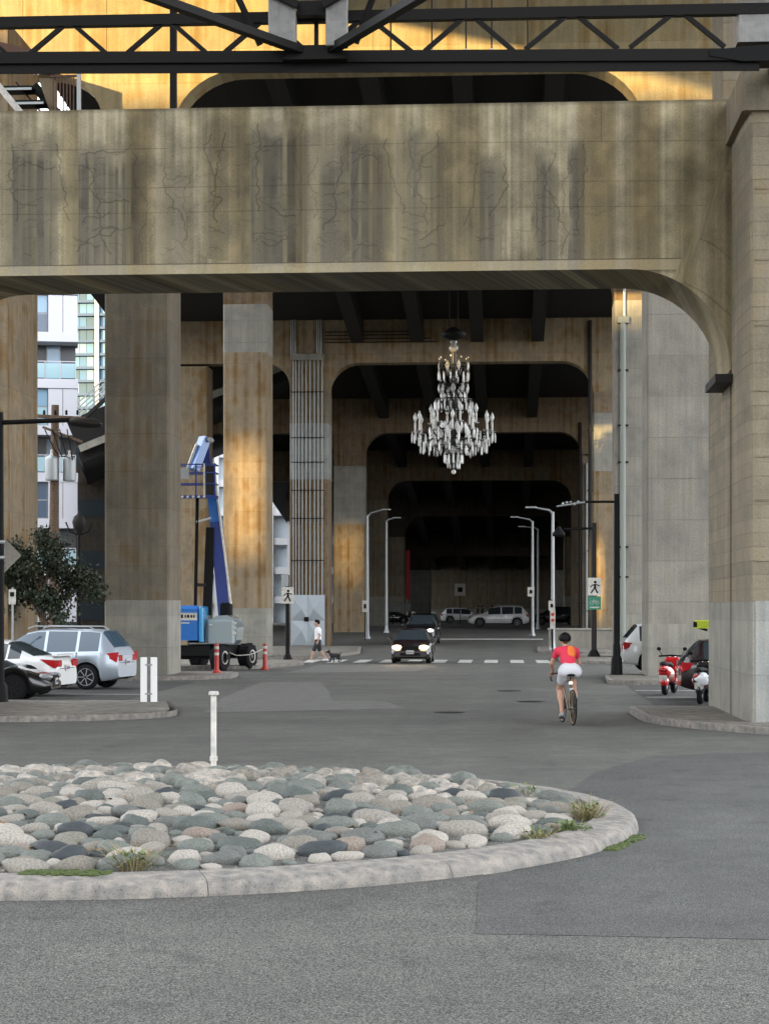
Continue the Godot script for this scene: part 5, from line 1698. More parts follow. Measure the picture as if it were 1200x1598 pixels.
func suv(L: float, W: float, H: float, paint: Material) -> Dictionary:
	var h := L / 2
	return {"L": L, "W": W, "roof": H, "wheel": 0.345, "front": 0.92, "rear": 0.9, "clear": 0.24, "tumble": 0.70, "paint": paint,
		"top": [[-h, H * 0.56], [-h + 0.06, H * 0.62], [-h + 0.14, H * 0.70], [-h + 0.48, H * 0.965], [-h + 0.85, H * 0.992], [-0.3, H], [0.1, H * 0.985], [0.42, H * 0.94], [1.2, H * 0.655], [h - 0.55, H * 0.60], [h - 0.2, H * 0.53], [h - 0.03, H * 0.42], [h, H * 0.38]],
		"belt": [[-h, H * 0.54], [-h + 0.1, H * 0.60], [-h + 0.5, H * 0.635], [0.6, H * 0.60], [1.2, H * 0.585], [h - 0.5, H * 0.54], [h, H * 0.36]],
		"windows": [[-h + 0.55, -h + 1.12], [-h + 1.2, -0.25], [-0.17, 0.80]], "screen": [0.42, 1.2], "back": [-h + 0.14, -h + 0.48],
		"lamp_y": H * 0.46, "tail_y": H * 0.52, "plate_y": H * 0.45, "tail": [[0.0, H * 0.62], [0.3, H * 0.60], [0.24, H * 0.52], [0.02, H * 0.46]], "handles": [-0.55, 0.35], "seams": [-0.21, -h + 1.16, 0.95], "rails": true}

func sedan(L: float, W: float, H: float, paint: Material) -> Dictionary:
	var h := L / 2
	return {"L": L, "W": W, "roof": H, "wheel": 0.32, "front": 0.88, "rear": 0.95, "clear": 0.19, "tumble": 0.66, "paint": paint,
		"top": [[-h, H * 0.50], [-h + 0.05, H * 0.62], [-h + 0.16, H * 0.70], [-h + 0.62, H * 0.715], [-h + 1.35, H * 0.95], [-0.35, H], [0.1, H * 0.98], [0.35, H * 0.93], [1.1, H * 0.66], [h - 0.6, H * 0.58], [h - 0.2, H * 0.5], [h, H * 0.36]],
		"belt": [[-h, H * 0.48], [-h + 0.1, H * 0.62], [-h + 0.9, H * 0.665], [0.5, H * 0.62], [1.1, H * 0.60], [h - 0.5, H * 0.53], [h, H * 0.34]],
		"windows": [[-h + 0.95, -h + 1.28], [-h + 1.34, -0.3], [-0.22, 0.72]], "screen": [0.35, 1.1], "back": [-h + 0.62, -h + 1.35],
		"lamp_y": H * 0.46, "tail_y": H * 0.58, "plate_y": H * 0.5, "tail": [[0.0, H * 0.64], [0.42, H * 0.655], [0.2, H * 0.55], [0.02, H * 0.5]], "handles": [-0.6, 0.3], "seams": [-0.26, 0.85], "rails": false}

func scooter(called: String, label: String, at: Vector3, turn: float, shell: Material, panel: Material) -> Node3D:
	# local +X forward
	var o := thing(called, label, "motor scooter", at, turn, "scooters by the right-hand column")
	for x in [-0.58, 0.62]:
		var wb := Basis(Vector3.RIGHT, PI / 2)
		var w := part("wheel", MB.new().lathe([[0.14, -0.05], [0.21, -0.06], [0.24, 0.0], [0.21, 0.06], [0.14, 0.05]], 18, Vector3(x, 0.24, 0), wb), M.rubber, o)
		part("hub", MB.new().lathe([[0.14, -0.04], [0.14, 0.04], [0.05, 0.06]], 12, Vector3(x, 0.24, 0), wb), M.galv, w)
	part("rear_body", MB.new().loft(ellipse_rows([[-0.86, 0.68, 0.05, 0.06], [-0.74, 0.62, 0.15, 0.17], [-0.45, 0.56, 0.19, 0.22], [-0.15, 0.5, 0.17, 0.2], [0.0, 0.36, 0.12, 0.08]])), shell, o)
	part("side_panel", MB.new().ball(Vector3(-0.45, 0.55, 0.0), Vector3(0.3, 0.17, 0.215), 12, 8), panel, o)
	part("seat", MB.new().loft(ellipse_rows([[-0.78, 0.78, 0.06, 0.04], [-0.6, 0.80, 0.15, 0.07], [-0.3, 0.77, 0.16, 0.08], [0.02, 0.74, 0.11, 0.06], [0.08, 0.72, 0.04, 0.03]])), M.black, o)
	part("floorboard", MB.new().cbox(Vector3(0.2, 0.28, 0), Vector3(0.5, 0.08, 0.32), 0.03), M.black, o)
	part("leg_shield", MB.new().cbox(Vector3(0.47, 0.62, 0), Vector3(0.12, 0.7, 0.4), 0.05, Basis(Vector3.BACK, 0.25)), shell, o)
	part("front_fender", MB.new().ball(Vector3(0.63, 0.38, 0), Vector3(0.24, 0.14, 0.1), 12, 7), shell, o)
	part("handlebar", MB.new().tube([Vector3(0.34, 0.98, -0.34), Vector3(0.4, 1.0, 0), Vector3(0.34, 0.98, 0.34)], 0.025, 6), M.black, o)
	part("headlight", MB.new().ball(Vector3(0.47, 0.93, 0), Vector3(0.1, 0.09, 0.1), 10, 7), M.chrome, o)
	for s in [-1, 1]:
		part("mirror", MB.new().tube([Vector3(0.36, 0.99, s * 0.25), Vector3(0.34, 1.14, s * 0.33)], 0.01, 5).ball(Vector3(0.34, 1.17, s * 0.34), Vector3(0.02, 0.05, 0.06), 8, 5), M.black, o)
	part("tail_light", MB.new().ball(Vector3(-0.83, 0.66, 0), Vector3(0.06, 0.06, 0.13), 10, 6), M.tail, o)
	part("licence_plate", MB.new().box(Vector3(-0.86, 0.45, 0), Vector3(0.015, 0.14, 0.2)), M.white, o)
	part("rear_fender", MB.new().ball(Vector3(-0.66, 0.36, 0), Vector3(0.24, 0.15, 0.11), 12, 7), shell, o)
	return o

func ellipse_rows(list: Array, segs := 14) -> Array:
	# cross sections [x, y, half width, half height] along x
	var g := []
	for q in list:
		var row := []
		for j in segs:
			var a := TAU * j / segs
			row.push_back(Vector3(q[0], q[1] + sin(a) * q[3], cos(a) * q[2] * -1.0))
		g.push_back(row)
	g.reverse()
	var first := []
	var last := []
	for j in segs:
		first.push_back(Vector3(list[-1][0], list[-1][1], 0))
		last.push_back(Vector3(list[0][0], list[0][1], 0))
	g.push_front(first)
	g.push_back(last)
	return g

func boom_lift() -> void:
	var o := thing("boom_lift", "blue and grey boom lift with its arm raised between the two left columns", "boom lift", Vector3(-10.85, 0.0, -69.9), 0.0)
	var blue := car_paint(0.015, 0.13, 0.42)
	var navy := car_paint(0.012, 0.03, 0.16)  # darker copy of the blue, shade on the boom put into the colour
	var grey := car_paint(0.24, 0.29, 0.30)
	var yaw := Basis(Vector3.UP, -0.30)
	for q in [[1.0, 1.15], [1.0, -1.2], [-1.0, 1.15], [-1.0, -1.2]]:
		var at: Vector3 = yaw * Vector3(q[0], 0, q[1]) + Vector3(0, 0.47, 0)
		var b := yaw * Basis(Vector3.BACK, -PI / 2 * signf(q[0]))
		var prof := [[0.22, -0.2], [0.42, -0.21], [0.47, -0.15], [0.47, 0.15], [0.42, 0.21], [0.24, 0.2]]
		var w := part("wheel", MB.new().lathe(prof, 22, at, b), M.rubber, o)
		part("rim", MB.new().lathe([[0.24, 0.1], [0.25, 0.215], [0.2, 0.2], [0.1, 0.14], [0.08, 0.2], [0.0005, 0.2]], 16, at, b), M.white, w)
		var tr := MB.new()
		for k in 18:
			var a := TAU * k / 18
			tr.box(at + b * Vector3(cos(a) * 0.47, 0.09 * (1 if k % 2 else -1), sin(a) * 0.47), Vector3(0.05, 0.19, 0.07), b * Basis(Vector3.UP, -a))
		part("tread", tr, M.rubber, w)
	part("chassis", MB.new().box(Vector3(0, 0.72, 0), Vector3(1.5, 0.36, 2.9), yaw).box(Vector3(0, 0.5, 1.15), Vector3(1.9, 0.2, 0.24), yaw).box(Vector3(0, 0.5, -1.2), Vector3(1.9, 0.2, 0.24), yaw), M.black, o)
	part("tow_bar", MB.new().bar(Vector3(-0.5, 0.98, 1.35), Vector3(1.05, 1.0, 1.35), 0.06), M.galv, o)
	part("turntable", MB.new().lathe([[0.8, 0.9], [0.8, 1.05], [0.6, 1.12]], 20), M.black, o)
	# blue engine cowl with its sticker, grey counterweight hood
	part("engine_cowl", MB.new().cbox(Vector3(-0.75, 1.72, 0.85), Vector3(1.35, 1.25, 1.5), 0.12), blue, o)
	part("cowl_edge", MB.new().cbox(Vector3(-0.03, 1.68, 0.9), Vector3(0.16, 1.28, 1.46), 0.05), car_paint(0.03, 0.26, 0.52), o)
	var st := part("sticker", MB.new().box(Vector3(-0.6, 1.95, 1.608), Vector3(0.85, 0.27, 0.008)), M.white, o)
	var mk := MB.new()
	for q in [[-0.86, 0.09, 0.13], [-0.72, 0.07, 0.13], [-0.6, 0.05, 0.1], [-0.5, 0.08, 0.1], [-0.38, 0.06, 0.1], [-0.29, 0.05, 0.1]]:
		mk.box(Vector3(q[0], 1.96, 1.614), Vector3(q[1], q[2], 0.006))
	part("sticker_marks", mk, M.black, st)
	part("cowl_text_line", MB.new().box(Vector3(-0.6, 1.72, 1.607), Vector3(0.3, 0.045, 0.006)), M.white, o)
	var cw := PackedVector2Array([Vector2(0.06, 0.98), Vector2(0.12, 1.78), Vector2(0.5, 1.98), Vector2(0.86, 2.0), Vector2(1.1, 1.88), Vector2(1.22, 1.55), Vector2(1.2, 1.1), Vector2(1.05, 0.93)])
	part("counterweight", MB.new().prism(cw, -0.5, 1.3), grey, o)
	part("counterweight_rear", MB.new().cbox(Vector3(0.64, 1.42, 1.36), Vector3(1.02, 0.86, 0.22), 0.09), grey, o)
	for k in 3:
		part("warning_mark", MB.new().box(Vector3(1.12, 1.35 + k * 0.18, 1.32), Vector3(0.12, 0.07, 0.26)), M.white, o)
	part("hood_mark", MB.new().box(Vector3(0.3, 1.66, 1.49), Vector3(0.12, 0.06, 0.05)), M.white, o)
	# boom: risers, main boom, hose, jib and basket
	part("riser", MB.new().bar(Vector3(-0.02, 2.0, 0.3), Vector3(0.08, 5.2, 0.1), 0.3, 0.3), M.black, o)
	part("riser", MB.new().bar(Vector3(-0.42, 2.2, 0.5), Vector3(-0.36, 6.3, 0.4), 0.11, 0.11), M.black, o)
	part("riser_tie", MB.new().bar(Vector3(-0.4, 5.4, 0.45), Vector3(0.12, 5.55, 0.3), 0.07), M.galv, o)
	part("riser_tie", MB.new().bar(Vector3(-0.4, 3.1, 0.45), Vector3(0.0, 3.1, 0.3), 0.12), M.steel_dark, o)
	part("lower_boom", MB.new().bar(Vector3(0.62, 1.9, 0.2), Vector3(0.28, 5.4, 0.0), 0.42, 0.36), navy, o)
	part("boom_section", MB.new().bar(Vector3(0.33, 4.6, 0.0), Vector3(0.03, 7.2, -0.1), 0.34, 0.3), blue, o)
	part("boom_section", MB.new().bar(Vector3(0.06, 6.4, -0.1), Vector3(-0.18, 8.45, -0.15), 0.26, 0.24), navy, o)
	part("boom_pivot", MB.new().cbox(Vector3(0.68, 2.05, 0.2), Vector3(0.4, 0.8, 0.5), 0.06), M.black, o)
	part("hose", MB.new().tube([Vector3(0.86, 2.4, 0.35), Vector3(0.62, 4.2, 0.22), Vector3(0.44, 5.6, 0.2), Vector3(0.26, 7.0, 0.12), Vector3(0.2, 7.6, 0.1)], 0.045, 8), M.white, o)
	part("jib", MB.new().bar(Vector3(-0.14, 8.5, 0.0), Vector3(-0.52, 7.3, 0.35), 0.4, 0.3), car_paint(0.01, 0.11, 0.34), o)
	part("jib_cylinder", MB.new().bar(Vector3(-0.42, 8.25, 0.2), Vector3(-0.78, 7.2, 0.4), 0.09), M.white, o)
	part("jib_pin", MB.new().lathe([[0.09, -0.25], [0.09, 0.25]], 10, Vector3(0.06, 8.42, 0.0), Basis(Vector3.RIGHT, PI / 2)), M.galv, o)
	var bk := part("basket_floor", MB.new().box(Vector3(-0.55, 6.28, 0.7), Vector3(1.9, 0.1, 0.8)), navy, o)
	for y in [6.75, 7.15, 7.45]:
		for z in [0.32, 1.08]:
			part("basket_rail", MB.new().bar(Vector3(-1.48, y, z), Vector3(0.38, y, z), 0.045), navy, bk)
		for x in [-1.48, 0.38]:
			part("basket_rail", MB.new().bar(Vector3(x, y, 0.32), Vector3(x, y, 1.08), 0.045), navy, bk)
	for x in [-1.48, -0.9, -0.3, 0.0, 0.38]:
		part("basket_post", MB.new().box(Vector3(x, 6.88, 1.08), Vector3(0.05, 1.2, 0.05)), navy if x != 0.0 else M.white, bk)
	part("control_panel", MB.new().cbox(Vector3(0.2, 6.88, 0.95), Vector3(0.32, 1.05, 0.25), 0.04), M.steel_dark, bk)
	part("notice_board", MB.new().box(Vector3(-0.75, 7.12, 1.12), Vector3(0.4, 0.4, 0.02)), M.galv, bk)
	for k in 7:
		part("kick_mark", MB.new().box(Vector3(-1.2 + k * 0.2, 6.28, 1.107), Vector3(0.09, 0.07, 0.006), Basis(Vector3.BACK, 0.6)), M.white, bk)

func vehicles() -> void:
	var white := car_paint(0.62, 0.63, 0.62)
	var silver := car_paint(0.36, 0.41, 0.46, 0.35)
	var black := car_paint(0.006, 0.006, 0.007)
	var s := suv(4.6, 1.8, 1.66, silver)
	var sg := mat(lin(0.05, 0.08, 0.11), 0.05)
	s.glass = sg
	var sv := car("silver_suv", "silver SUV parked at the left, rear wheel and tailgate towards us", Vector3(-12.72, 0.008, -53.0), 2.993, s)
	var se := sedan(4.45, 1.74, 1.44, white)
	var sd := car("white_sedan", "white saloon car parked at the left with a pointed red tail light", Vector3(-13.35, 0.008, -48.6), 3.02, se)
	part("boot_spoiler", MB.new().cbox(Vector3(-2.12, 1.04, 0), Vector3(0.16, 0.05, 1.25), 0.02), white, sd)
	var bs := sedan(4.3, 1.76, 1.27, black)
	bs.rim = M.steel_dark
	car("black_car", "glossy black car at the left edge, nose and headlight pointing right", Vector3(-12.98, 0.008, -45.7), 0.06, bs)
	var bc := sedan(3.9, 1.66, 1.45, car_paint(0.012, 0.006, 0.007))
	bc.head = glow(Color(1.0, 0.86, 0.66), 5.0)
	bc.fog = glow(Color(1.0, 0.95, 0.9), 1.2)
	var c1 := car("black_compact_car", "small black car with glowing headlights stopped on the zebra crossing", Vector3(-3.82, 0.004, -79.6), -PI / 2 - 0.02, bc)
	var bu := suv(4.5, 1.9, 1.82, black)
	bu.head = glow(Color(1.0, 0.97, 0.92), 3.5)
	var c2 := car("black_suv", "black SUV with white headlights following the small black car", Vector3(-4.85, 0.16, -112.4), -PI / 2 - 0.05, bu)
	for q in [[c1, 1.95, 0.66, 0.55, Color(1.0, 0.84, 0.62)], [c2, 2.25, 0.84, 0.62, Color(1.0, 0.95, 0.9)]]:
		for z in [-1, 1]:
			var sp := SpotLight3D.new()
			sp.name = "headlight_beam" if z < 0 else "headlight_beam_001"
			q[0].add_child(sp)
			sp.position = Vector3(q[1] + 0.12, q[2], z * q[3])
			sp.rotation = Vector3(0, -PI / 2, 0)
			sp.rotation.z = 0
			sp.rotate_object_local(Vector3.RIGHT, -0.10)
			sp.light_color = q[4]
			sp.light_energy = 1.2
			sp.light_size = 0.08
			sp.spot_angle = 24
			sp.spot_range = 60
			sp.spot_attenuation = 2.0
			sp.shadow_enabled = true
	car("white_suv", "white SUV crossing the road ahead, seen from its side", Vector3(-0.55, 0.854, -150), PI, suv(4.7, 1.9, 1.62, white))
	car("white_hatchback", "white car parked before the far wall, half hidden by the black SUV", Vector3(-4.3, 0.854, -192), 0.05, suv(4.3, 1.8, 1.5, white))
	car("dark_hatchback", "dark car parked under the pale hoarding far back", Vector3(-10.6, 0.854, -176), 0.1, sedan(4.2, 1.75, 1.45, black))
	car("dark_estate_car", "dark car standing in shadow right of the white crossing SUV", Vector3(4.4, 0.854, -168), PI, suv(4.4, 1.8, 1.6, black))
	car("parked_white_suv", "white SUV parked between the right columns, red tail light showing", Vector3(6.05, 0.134, -64.4), 0.06, suv(4.5, 1.82, 1.62, white))
	car("black_hatchback", "black hatchback parked behind the right-hand pier, red tail lights showing", Vector3(6.32, 0.008, -47.4), 0.0, suv(4.2, 1.78, 1.5, car_paint(0.012, 0.004, 0.005)))
	scooter("red_scooter", "red and cream motor scooter leaning by the foot of the right column", Vector3(4.22, 0.008, -50.0), 1.3, car_paint(0.5, 0.01, 0.012), car_paint(0.55, 0.45, 0.36))
	scooter("black_scooter", "black motor scooter carrying a white bag beside the hatchback", Vector3(4.6, 0.008, -45.2), 1.35, car_paint(0.01, 0.01, 0.01), car_paint(0.2, 0.01, 0.012))
	boom_lift()

func flesh(bones: Array, cell: float, k: float, clip := [], into: MB = null) -> MB:
	# one skin over tapered bones [a, b, ra, rb]: distances joined by a smooth minimum, meshed as surface nets
	var lo := Vector3.ONE * 1e9
	var hi := -lo
	for b in bones:
		var r := maxf(b[2], b[3]) + 4.0 * k + cell * 2.0
		for p in [b[0], b[1]]:
			lo = lo.min(p - Vector3.ONE * r)
			hi = hi.max(p + Vector3.ONE * r)
	var n := Vector3i(((hi - lo) / cell).ceil()) + Vector3i.ONE
	var sx := 1
	var sy := n.x
	var sz := n.x * n.y
	var sum := PackedFloat32Array()
	sum.resize(n.x * n.y * n.z)
	for b in bones:
		var a: Vector3 = b[0]
		var e: Vector3 = b[1]
		var ra: float = b[2]
		var rb: float = b[3]
		var d := e - a
		var ll := maxf(d.length_squared(), 1e-8)
		var r := maxf(ra, rb) + 4.0 * k
		var p0 := Vector3i(((a.min(e) - Vector3.ONE * r - lo) / cell).floor()).clamp(Vector3i.ZERO, n - Vector3i.ONE)
		var p1 := Vector3i(((a.max(e) + Vector3.ONE * r - lo) / cell).ceil()).clamp(Vector3i.ZERO, n - Vector3i.ONE)
		for z in range(p0.z, p1.z + 1):
			for y in range(p0.y, p1.y + 1):
				for x in range(p0.x, p1.x + 1):
					var p := lo + Vector3(x, y, z) * cell
					var t := clampf((p - a).dot(d) / ll, 0.0, 1.0)
					var q := p.distance_to(a + d * t) - lerpf(ra, rb, t)
					if q < 4.0 * k:
						sum[x + y * sy + z * sz] += exp(-q / k)
	var f := PackedFloat32Array()
	f.resize(sum.size())
	for z in n.z:
		for y in n.y:
			for x in n.x:
				var i := x + y * sy + z * sz
				var v := 1.0 if sum[i] <= 0.0 else -k * log(sum[i])
				if v < 0.5:
					for c in clip:
						v = maxf(v, (lo + Vector3(x, y, z) * cell).dot(c[0]) - c[1])
				f[i] = v
	var idx := {}
	var pts := PackedVector3Array()
	var corner := [0, sx, sy, sx + sy, sz, sx + sz, sy + sz, sx + sy + sz]
	var edges := [[0, 1], [2, 3], [4, 5], [6, 7], [0, 2], [1, 3], [4, 6], [5, 7], [0, 4], [1, 5], [2, 6], [3, 7]]
	for z in n.z - 1:
		for y in n.y - 1:
			for x in n.x - 1:
				var i := x + y * sy + z * sz
				if absf(f[i]) > cell * 2.5:
					continue
				var mask := 0
				for c in 8:
					if f[i + corner[c]] < 0.0:
						mask |= 1 << c
				if mask == 0 or mask == 255:
					continue
				var acc := Vector3.ZERO
				var m := 0
				for e in edges:
					var fa := f[i + corner[e[0]]]
					var fb := f[i + corner[e[1]]]
					if (fa < 0.0) != (fb < 0.0):
						var t := fa / (fa - fb)
						var pa := Vector3(e[0] & 1, (e[0] >> 1) & 1, e[0] >> 2)
						var pb := Vector3(e[1] & 1, (e[1] >> 1) & 1, e[1] >> 2)
						acc += pa.lerp(pb, t)
						m += 1
				idx[i] = pts.size()
				pts.push_back(lo + (Vector3(x, y, z) + acc / m) * cell)
	var quads := []
	for i in idx:
		for ax in 3:
			var st: int = [sx, sy, sz][ax]
			var u: int = [sy, sz, sx][ax]
			var w: int = [sz, sx, sy][ax]
			if i + st >= f.size() or (f[i] < 0.0) == (f[i + st] < 0.0):
				continue
			if not (idx.has(i - u) and idx.has(i - w) and idx.has(i - u - w)):
				continue
			var q := [idx[i - u - w], idx[i - w], idx[i], idx[i - u]]
			if f[i] >= 0.0:
				q.reverse()
			quads.push_back(q)
	var nn := PackedVector3Array()
	nn.resize(pts.size())
	for q in quads:
		var v := (pts[q[2]] - pts[q[0]]).cross(pts[q[3]] - pts[q[1]])
		for c in q:
			nn[c] += v
	var mb := into if into else MB.new()
	for q in quads:
		for c in [0, 2, 1, 0, 3, 2]:
			mb.put(pts[q[c]], nn[q[c]].normalized())
	return mb

func hand_bones(wrist: Vector3, along: Vector3, down: Vector3, thumb: Vector3, curl: float) -> Array:
	# palm, four unequal fingers bent at two knuckles towards «down», thumb leaving the side of the palm
	var b := []
	var a := along.normalized()
	var s := thumb.normalized()
	var d := down.normalized()
	for k in 4:
		var o := wrist + s * (0.028 - k * 0.019) + a * (0.085 if k in [1, 2] else 0.078)
		b.push_back([wrist + s * (0.014 - k * 0.010), o, 0.016, 0.012])
		var l: float = [0.036, 0.041, 0.038, 0.030][k]
		var a1 := (a * cos(curl) + d * sin(curl)).normalized()
		var a2 := (a * cos(curl * 2.1) + d * sin(curl * 2.1)).normalized()
		b.push_back([o, o + a1 * l, 0.0095, 0.0085])
		b.push_back([o + a1 * l, o + a1 * l + a2 * l * 0.95, 0.0085, 0.0075])
	var tb := wrist + s * 0.024 + a * 0.025
	b.push_back([tb, tb + (s * 0.8 + a * 0.7 + d * 0.3).normalized() * 0.035, 0.013, 0.010])
	b.push_back([tb + (s * 0.8 + a * 0.7 + d * 0.3).normalized() * 0.035, tb + (s * 0.6 + a * 1.2 + d * 0.7).normalized() * 0.062, 0.010, 0.008])
	return b

func face(head: Vector3, fwd: Vector3, up: Vector3, r: float) -> Array:
	# skull, jaw, nose, ears
	var f := fwd.normalized()
	var s := f.cross(up).normalized()
	return [[head - f * r * 0.2 + up * r * 0.1, head + f * r * 0.18 + up * r * 0.12, r * 0.92, r * 0.84], [head + f * r * 0.2 - up * r * 0.55, head + f * r * 0.42 - up * r * 0.72, r * 0.6, r * 0.42], [head + f * r * 0.92 + up * r * 0.02, head + f * r * 1.12 - up * r * 0.24, r * 0.09, r * 0.15], [head + s * r * 0.86, head + s * r * 0.9 - up * r * 0.3, r * 0.13, r * 0.11], [head - s * r * 0.86, head - s * r * 0.9 - up * r * 0.3, r * 0.13, r * 0.11], [head + f * r * 0.86 - up * r * 0.5 - s * r * 0.18, head + f * r * 0.86 - up * r * 0.5 + s * r * 0.18, r * 0.1, r * 0.1]]

func walking_person(label: String, at: Vector3, turn: float, shirt: Material, pants: Material, shoes: Material, skin: Material, group := "") -> Node3D:
	# stands at the origin, facing +X, mid-stride
	var o := thing("person", label, "person", at, turn, group)
	var hip := Vector3(0, 0.93, 0)
	var sh := Vector3(0.02, 1.42, 0)
	var head := Vector3(0.055, 1.64, 0)
	var L := {}
	var legs := [[Vector3(0, 0.9, -0.085), Vector3(0.17, 0.5, -0.09), Vector3(0.30, 0.09, -0.09)], [Vector3(0, 0.9, 0.085), Vector3(-0.06, 0.49, 0.09), Vector3(-0.34, 0.15, 0.09)]]
	var arms := [[Vector3(0.02, 1.4, -0.19), Vector3(-0.10, 1.13, -0.24), Vector3(-0.02, 0.89, -0.24)], [Vector3(0.02, 1.4, 0.19), Vector3(0.06, 1.12, 0.24), Vector3(0.20, 0.92, 0.23)]]
	var b := [[hip + Vector3(0, 0, -0.06), hip + Vector3(0, 0, 0.06), 0.115, 0.115], [hip, Vector3(0, 1.15, 0), 0.12, 0.115], [Vector3(0, 1.15, 0), Vector3(0.0, 1.32, 0), 0.12, 0.13], [Vector3(0.0, 1.36, -0.12), Vector3(0.0, 1.36, 0.12), 0.085, 0.085], [sh, Vector3(0.04, 1.55, 0), 0.056, 0.052]]
	for l in legs:
		b.append_array([[l[0], l[1], 0.085, 0.058], [l[1], l[1].lerp(l[2], 0.35), 0.056, 0.058], [l[1].lerp(l[2], 0.35), l[2], 0.056, 0.036], [l[2], l[2] + Vector3(0.12, -0.045, 0), 0.04, 0.035]])
	for a in arms:
		b.append_array([[a[0], a[1], 0.048, 0.038], [a[1], a[2], 0.038, 0.026]])
	b.append_array(face(head, Vector3.RIGHT, Vector3.UP, 0.105))
	var mb := flesh(b, 0.016, 0.013)
	for a in arms:
		var dir: Vector3 = (a[2] - a[1]).normalized()
		flesh(hand_bones(a[2] - dir * 0.01, dir, Vector3(0.5, -0.2, -signf(a[0].z)), Vector3.RIGHT, 0.35), 0.006, 0.004, [], mb)
	part("body", mb, skin, o)
	var e := [[hip + Vector3(0, 0.06, -0.05), hip + Vector3(0, 0.06, 0.05), 0.125, 0.125], [hip, Vector3(0, 1.15, 0), 0.14, 0.132], [Vector3(0, 1.15, 0), Vector3(0.0, 1.32, 0), 0.136, 0.143], [Vector3(0.0, 1.36, -0.13), Vector3(0.0, 1.36, 0.13), 0.098, 0.098]]
	for a in arms:
		e.push_back([a[0], a[0].lerp(a[1], 0.62), 0.066, 0.066])
	part("shirt", flesh(e, 0.016, 0.015, [[Vector3.DOWN, -0.90], [Vector3.UP, 1.47]]), shirt, o)
	var q := [[hip + Vector3(0, 0, -0.06), hip + Vector3(0, 0, 0.06), 0.128, 0.128]]
	for l in legs:
		q.push_back([l[0], l[0].lerp(l[1], 0.92), 0.105, 0.088])
	part("shorts", flesh(q, 0.016, 0.015, [[Vector3.UP, 0.96]]), pants, o)
	for l in legs:
		part("shoe", flesh([[l[2] + Vector3(-0.05, -0.045, 0), l[2] + Vector3(0.05, -0.035, 0), 0.045, 0.05], [l[2] + Vector3(0.05, -0.04, 0), l[2] + Vector3(0.16, -0.055, 0), 0.045, 0.035]], 0.012, 0.01), shoes, o)
	part("hair", flesh([[head + Vector3(-0.035, 0.03, 0), head + Vector3(0.02, 0.05, 0), 0.105, 0.095]], 0.014, 0.01, [[Vector3(0.8, -0.6, 0), 0.8 * (head.x + 0.045) - 0.6 * (head.y + 0.02)]]), M.black, o)
	for s in [-1, 1]:
		part("eye", MB.new().ball(head + Vector3(0.094, 0.005, s * 0.036), Vector3(0.01, 0.009, 0.014), 8, 6), M.black, o)
	return o

